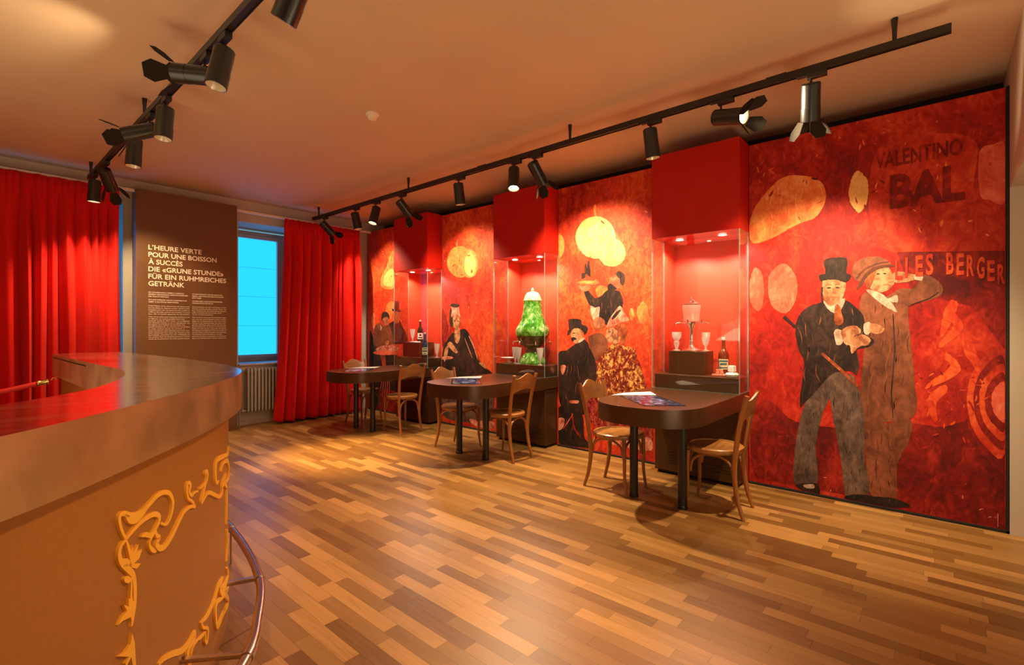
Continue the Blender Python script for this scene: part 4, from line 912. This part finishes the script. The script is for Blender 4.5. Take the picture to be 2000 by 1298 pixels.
def spotlight(X, y, aim, doors, on, label, energy=0, angle=50, col=WARM, L_=.222, rad_=.053, drop=.092, lens=None):
    r = thing('track_spotlight', label, 'spotlight', (X, y, 2.928), 'black track spotlights')
    ad = MB().box(-.019, .019, -.085, .02, -.034, 0); ad.box(-.016, .016, .02, .075, -.012, 0)
    ad.build('adapter', 'trackblack', r, rel=False, bevel=.002)
    MB().tube([(0, 0, -.01), (0, 0, -.03)], .015, 12).tube([(0, 0, -.03), (0, 0, -drop)], .0075, 10).build('stem', 'trackblack', r, rel=False)
    q_ = Vector(aim).normalized().to_track_quat('-Z', 'Y')
    bd = MB().lathe([(0, .05), (rad_ * .9, .05), (rad_, .043), (rad_, -(L_ - .13)), (rad_ + .002, -(L_ - .13)), (rad_ + .002, -(L_ - .052)), (rad_ - .003, -(L_ - .05)), (rad_ - .003, -(L_ - .075))], (0, 0, 0), 32).build('lamp_body', 'metalblack', r, rel=False)
    bd.location = (0, 0, -drop - .02); bd.rotation_mode = 'QUATERNION'; bd.rotation_quaternion = q_
    zf = -(L_ - .05)
    MB().lathe([(rad_ - .0032, zf + .001), (rad_ * .5, zf + .05), (rad_ * .5, zf + .052)], (0, 0, 0), 28).build('reflector', 'reflector', bd, rel=False)
    MB().lathe([(0, zf + (.035 if on else .045)), (rad_ * (.72 if on else .55), zf + (.035 if on else .045))], (0, 0, 0), 24).build('lens', 'lens_on' if on else 'reflector', bd, rel=False)
    if doors:
        for k in range(4):
            a = PI / 2 * k + .4; rz = Matrix.Rotation(a, 4, 'Z'); ty = Matrix.Translation((rad_ + .004, 0, zf)) @ Matrix.Rotation(math.radians(-(28 + 10 * (k % 2))), 4, 'Y')
            b = MB(); wd = .036 if k % 2 else .044
            v = [(0, -wd * .8, 0), (0, wd * .8, 0), (0, wd * 1.35, -.07), (0, wd * .8, -.115), (0, -wd * .8, -.115), (0, -wd * 1.35, -.07)]
            lo = [b.bm.verts.new(rz @ ty @ Vector(p)) for p in v]; hi = [b.bm.verts.new(rz @ ty @ (Vector(p) + Vector((.0015, 0, 0)))) for p in v]
            b._f(lo); b._f(hi[::-1])
            for i in range(6): b._f([lo[i], lo[(i + 1) % 6], hi[(i + 1) % 6], hi[i]])
            b.build('barn_door', 'doorblack', bd, rel=False, smooth=False)
    if energy:
        light('spot_lamp', 'SPOT', (0, 0, zf + .012), energy * W_SPOT, col, .03, None, angle, .85, bd)
    return r
def rf(a, f, z): return (a * RT[0] + f * FW[0], a * RT[1] + f * FW[1], z)
XR = 3.51
spotlight(XR, 6.62, (.75, -.15, -.75), True, False, 'barn-door spotlight at the far end of the mural track', 55, 95)
spotlight(XR, 5.80, rf(.22, .0, -1), False, False, 'plain spotlight before the farthest case, second from the track end', 0)
spotlight(XR, 5.33, rf(-.18, -.25, -1), False, True, 'lit plain spotlight above the farthest table', 60, 70)
spotlight(XR, 4.80, (.72, -.10, -.75), True, False, 'barn-door spotlight in front of the farthest case hood', 70, 98)
spotlight(XR, 3.80, rf(.10, .1, -1), False, False, 'plain dark spotlight between farthest and middle case hoods', 0)
spotlight(XR, 3.03, rf(-.02, -.32, -1), False, True, 'brightly lit spotlight in front of the middle case hood', 150, 80)
spotlight(XR, 2.78, (.70, -.05, -.78), True, False, 'barn-door spotlight right of the brightly lit one before the middle case', 110, 98)
spotlight(XR, 1.65, rf(.13, .05, -1), False, False, 'plain dark spotlight in front of the nearest case hood', 0)
spotlight(XR, 1.13, rf(.62, -.85, -.30), True, True, 'barn-door spotlight with glowing lens at the nearest case hood', 32, 95, drop=.10)
spotlight(XR, .59, rf(.25, .45, -1), True, False, 'barn-door spotlight aimed at the large mural, rightmost of all', 115, 96)
XL = .97
spotlight(XL, 2.04, rf(-.62, .3, -1), False, False, 'big plain spotlight cut by the top edge of the picture', 45, 60, WARMER)
spotlight(XL, 2.93, rf(-.14, -.15, -1), False, False, 'large black spotlight pointing down, nearest on the bar track', 22, 70, WARMER)
spotlight(XL, 3.22, rf(-1, -.1, .05), True, False, 'barn-door spotlight pointing sideways on the bar track', 18, 70)
spotlight(XL, 4.02, rf(-.02, -.1, -1), False, False, 'second black downward spotlight on the bar track', 0)
spotlight(XL, 4.42, rf(-.85, -.35, -.35), True, True, 'barn-door spotlight with glowing lens on the bar track', 20, 60)
spotlight(XL, 4.88, rf(-.03, -.05, -1), False, False, 'black downward spotlight below the glowing barn-door one', 45, 60, WARMER)
spotlight(XL, 6.0, (.50, .80, -.85), True, False, 'barn-door spotlight near the text panel, far end of the bar track', 42, 62)
spotlight(XL, 6.55, rf(-.05, .0, -1), False, True, 'short lit spotlight beside the left curtain, last on the bar track', 50, 95)
# unseen spots without fixtures for the two floor pools and the bar
light('unseen_spot', 'SPOT', (.97, .9, 2.8), 230, WARMER, .05, (.8, .15, -2.8), 38, .9)
light('unseen_spot', 'SPOT', (.97, 5.35, 2.85), 1500, WARMER, .04, (1.82, -.64, -2.85), 34, 1.0)  # added where the track carries no fixture, for the far floor pool
light('unseen_spot', 'SPOT', (1.9, .1, 2.85), 150, WARMER, .08, (-1.3, 1.45, -2.1), 46, .9)  # added off the tracks to brighten the bar

# smoke detector
sm = thing('smoke_detector', 'small round smoke detector on the ceiling', 'smoke detector', (2.265, 3.49, CZ))
MB().lathe([(0, 0), (.055, 0), (.055, -.014), (.048, -.020), (0, -.020)], (0, 0, 0), 32).build('base', 'plastic', sm, rel=False)
MB().lathe([(.040, -.020), (.040, -.030), (.034, -.044), (.018, -.050), (0, -.050)], (0, 0, 0), 32).build('sensor', 'plastic', sm, rel=False)

# ------------------------------------------------------------------ things in the cases
def lathe_thing(name, label, cat, loc, prof, m, group=None, n=28):
    o = MB().lathe(prof, (0, 0, 0), n).build(name, m, None); o.location = loc
    return tag(o, label, cat, group)
ZP = 0.921
# case 3 (nearest)
ped = MB().box(4.44, 4.68, 1.575, 1.905, ZP, 1.13).build('display_block', 'brown', None, bevel=.002); tag(ped, 'dark brown display block under the drip fountain', 'display block', 'display blocks')
fo = thing('drip_fountain', 'silver footed drip fountain with a clear glass bowl', 'fountain', (4.56, 1.735, 1.131))
MB().lathe([(0, 0), (.092, 0), (.094, .006), (.080, .012), (.070, .020), (.045, .028), (.026, .040), (.020, .055)], (0, 0, 0), 32).build('foot', 'silver', fo, rel=False)
MB().lathe([(.020, .05), (.018, .08), (.021, .084), (.021, .094), (.0165, .10), (.0165, .20), (.022, .21), (.030, .235), (.045, .255), (.048, .272), (0, .272)], (0, 0, 0), 24).build('column', 'silver', fo, rel=False)
MB().lathe([(0, .275), (.066, .275), (.070, .30), (.076, .36), (.082, .42), (.079, .432), (.074, .43)], (0, 0, 0), 32).build('glass_bowl', 'bowlglass', fo, rel=False)
MB().lathe([(.080, .430), (.082, .438), (.060, .446), (.045, .458), (.030, .470), (.018, .478), (.008, .484), (.010, .492), (.006, .502), (0, .504)], (0, 0, 0), 32).build('lid', 'silver', fo, rel=False)
for a in (90, 270, 0, 180):
    d = Vector((math.cos(math.radians(a)), math.sin(math.radians(a)), 0)); f = 1.0
    p = [d * .03 + Vector((0, 0, .258)), d * .09 + Vector((0, 0, .262)), d * .13 * f + Vector((0, 0, .262)), d * .155 * f + Vector((0, 0, .252)), d * .165 * f + Vector((0, 0, .238))]
    b = MB().tube(spline(p, 4), .0055, 8); b.tube([d * .092 + Vector((0, 0, .262)), d * .092 + Vector((0, 0, .285))], .006, 8); b.lathe([(0, 0), (.012, 0), (.012, .006), (0, .006)], tuple(d * .092 + Vector((0, 0, .283))), 10)
    b.build('tap', 'silver', fo, rel=False)
GP = [(0, 0), (.033, 0), (.034, .004), (.010, .010), (.007, .03), (.012, .045), (.024, .062), (.034, .095), (.039, .15), (.040, .172), (.038, .172), (.036, .15), (.030, .095), (.020, .064), (0, .056)]
GP2 = [(0, 0), (.032, 0), (.033, .005), (.012, .012), (.014, .03), (.024, .055), (.026, .08), (.018, .092), (.022, .10), (.040, .125), (.044, .155), (.042, .175), (.040, .175), (.041, .155), (.036, .128), (0, .108)]
lathe_thing('absinthe_glass', 'thick cut glass goblet left of the drip fountain', 'glass', (4.52, 1.862, 1.131), GP2, 'crystal', 'glasses in the cases')
lathe_thing('absinthe_glass', 'clear stemmed glass right of the drip fountain', 'glass', (4.62, 1.625, 1.131), GP, 'crystal', 'glasses in the cases')
def bottle(label, loc, H_, R_, m, lm, rot=0, band='ink', capm='foil', medal=False, lettering=()):
    r = thing('bottle', label, 'bottle', loc, 'bottles in the cases'); k = H_ / .33
    MB().lathe([(0, 0), (R_, 0), (R_ + .001, .01), (R_ + .001, .165 * k), (R_ * .95, .185 * k), (R_ * .62, .215 * k), (R_ * .38, .235 * k), (R_ * .33, .26 * k), (R_ * .33, .292 * k), (R_ * .42, .294 * k), (R_ * .42, .305 * k), (R_ * .34, .307 * k)], (0, 0, 0), 28).build('glass', m, r, rel=False)
    MB().lathe([(R_ * .35, .300 * k), (R_ * .35, .322 * k), (R_ * .3, .33 * k), (0, .33 * k)], (0, 0, 0), 18).build('stopper', capm, r, rel=False)
    # curved label facing the viewer
    b = MB(); a0 = math.atan2(-loc[1], -loc[0]); za, zb = .045 * k, .135 * k; Rr = R_ + .0022
    def patch(a1, a2, z1, z2, rr, mi):
        b.mi = mi; n = 10
        V = [[b.bm.verts.new((rr * math.cos(a0 + a1 + (a2 - a1) * i / n), rr * math.sin(a0 + a1 + (a2 - a1) * i / n), z)) for z in (z1, z2)] for i in range(n + 1)]
        for A, B2 in zip(V, V[1:]): b._f([A[0], B2[0], B2[1], A[1]])
    patch(-1.0, 1.0, za, zb, Rr, 0)
    for z1, z2, a in lettering: patch(-a, a, za + (zb - za) * z1, za + (zb - za) * z2, Rr + .0006, 1)
    lb = b.build('paper_label', [lm, band], r, rel=False, fix=False)
    if medal:
        MB().tube([(R_ * 1.0 * math.cos(a0) + .0, R_ * 1.0 * math.sin(a0) + 0, .20 * k)] * 1 + [(R_ * .8 * math.cos(a0), R_ * .8 * math.sin(a0), .215 * k)], .004, 6)
        pass
    return r
bottle('amber bottle with a cream and teal label in the nearest case', (4.66, 1.478, ZP), .34, .045, 'amber', 'label', band='bluegreen', lettering=((.72, .9, .85), (.42, .62, .6), (.1, .22, .8)))
sg = thing('sugar_stack', 'small pile of pink wrapped sugar sticks before the amber bottle', 'sugar', (4.45, 1.44, ZP))
for (dx, dy, dz) in [(-.03, .045, 0), (-.03, .015, 0), (-.03, -.015, 0), (-.03, -.045, 0), (0, .03, .0), (0, -.0, .0), (0, -.03, .0), (0, .02, .019), (0, -.015, .019), (.03, 0, .019), (.03, .03, .0), (.03, -.03, 0), (.02, -.005, .038), (.02, .025, .038)]:
    MB().box(dx - .013, dx + .013, dy - .0125, dy + .0125, dz + .0005, dz + .0185).build('sugar_stick', 'pinkbrick', sg, rel=False, bevel=.003)
lathe_thing('match_striker', 'white porcelain match striker at the right of the nearest case', 'match striker', (4.40, 1.325, ZP), [(0, 0), (.036, 0), (.050, .012), (.054, .026), (.044, .038), (.026, .043), (.026, .050), (.034, .054), (.030, .098), (.028, .100), (.026, .098), (.026, .07), (0, .065)], 'white', None)
# case 2 (middle)
ur = thing('glazed_urn', 'tall green glazed urn with small silver taps', 'urn', (4.575, 3.655, ZP))
MB().lathe([(0, 0), (.163, 0), (.166, .012), (.160, .03), (.150, .05), (.130, .075), (.112, .10), (.088, .125)], (0, 0, 0), 40).build('foot', 'urn', ur, rel=False)
MB().lathe([(.088, .124), (.079, .145), (.080, .17), (.100, .20), (.132, .215), (.142, .222), (.142, .234), (.148, .24), (.175, .28), (.196, .33)], (0, 0, 0), 40).build('lower_body', 'urndark', ur, rel=False)
MB().lathe([(.196, .33), (.205, .365), (.203, .395), (.190, .43), (.165, .465), (.145, .51), (.129, .56), (.119, .61), (.111, .66), (.106, .742)], (0, 0, 0), 40).build('upper_body', 'urn', ur, rel=False)
MB().lathe([(.108, .742), (.113, .750), (.106, .762), (.098, .785), (.086, .815), (.068, .842), (.035, .856), (.012, .860), (.010, .868), (.020, .874), (.012, .888), (.005, .902), (0, .906)], (0, 0, 0), 40).build('lid', 'urnlid', ur, rel=False)
for a in (60, 110 + 10, 180 - 2, 225 + 2, 285, 340):
    d = Vector((math.cos(math.radians(a)), math.sin(math.radians(a)), 0)); z = .265
    p = [d * .145 + Vector((0, 0, z)), d * .20 + Vector((0, 0, z - .004)), d * .232 + Vector((0, 0, z - .012)), d * .240 + Vector((0, 0, z - .04))]
    b = MB().tube(spline(p, 4), .008, 8); b.tube([d * .195 + Vector((0, 0, z)), d * .215 + Vector((0, 0, z + .042))], .006, 8); b.build('tap', 'silver', ur, rel=False)
TG = [(0, 0), (.030, 0), (.031, .004), (.009, .010), (.008, .028), (.016, .05), (.028, .09), (.037, .15), (.041, .195), (.039, .195), (.034, .15), (.022, .085), (.010, .055), (0, .05)]
for lb, loc in (('slim stemmed glass left of the green urn, farther left of the pair', (4.42, 3.735 + .06, ZP)), ('slim stemmed glass left of the green urn, beside its foot', (4.365, 3.70, ZP)), ('slim stemmed glass in front of the green urn, right side', (4.375, 3.385, ZP))):
    lathe_thing('absinthe_glass', lb, 'glass', loc, TG, 'crystal', 'glasses in the cases')
lathe_thing('footed_dish', 'small white footed dish in the middle case', 'dish', (4.44, 3.915, ZP), [(0, 0), (.034, 0), (.036, .005), (.012, .014), (.009, .035), (.03, .048), (.092, .060), (.095, .066), (.09, .066), (.02, .056), (0, .055)], 'white')
# case 1 (far)
ped = MB().box(4.42, 4.70, 5.62, 6.0, ZP, 1.13).build('display_block', 'brown', None, bevel=.002); tag(ped, 'dark brown display block in the farthest case', 'display block', 'display blocks')
lathe_thing('absinthe_glass', 'stemmed glass standing on the block in the farthest case', 'glass', (4.52, 5.90, 1.131), TG, 'crystal', 'glasses in the cases')
lathe_thing('absinthe_glass', 'stemmed glass right of the dark bottles in the farthest case', 'glass', (4.56, 5.39, ZP), TG, 'crystal', 'glasses in the cases')
bottle('dark bottle with a white label standing on the block in the farthest case', (4.60, 5.82, 1.131), .33, .044, 'bottle', 'labelw', lettering=((.15, .35, .7), (.5, .8, .35)))
bottle('dark bottle with a cream label in front of the block in the farthest case', (4.375, 5.43, ZP), .36, .044, 'bottle', 'label', lettering=((.75, .9, .7), (.4, .6, .8), (.1, .2, .5)))
o = MB().box(-.05, .05, -.06, .06, 0, .012).build('small_book', 'paper', None, bevel=.001); o.location = (4.47, 5.77, 1.131); tag(o, 'thin white booklet lying before the white-labelled bottle', 'booklet')
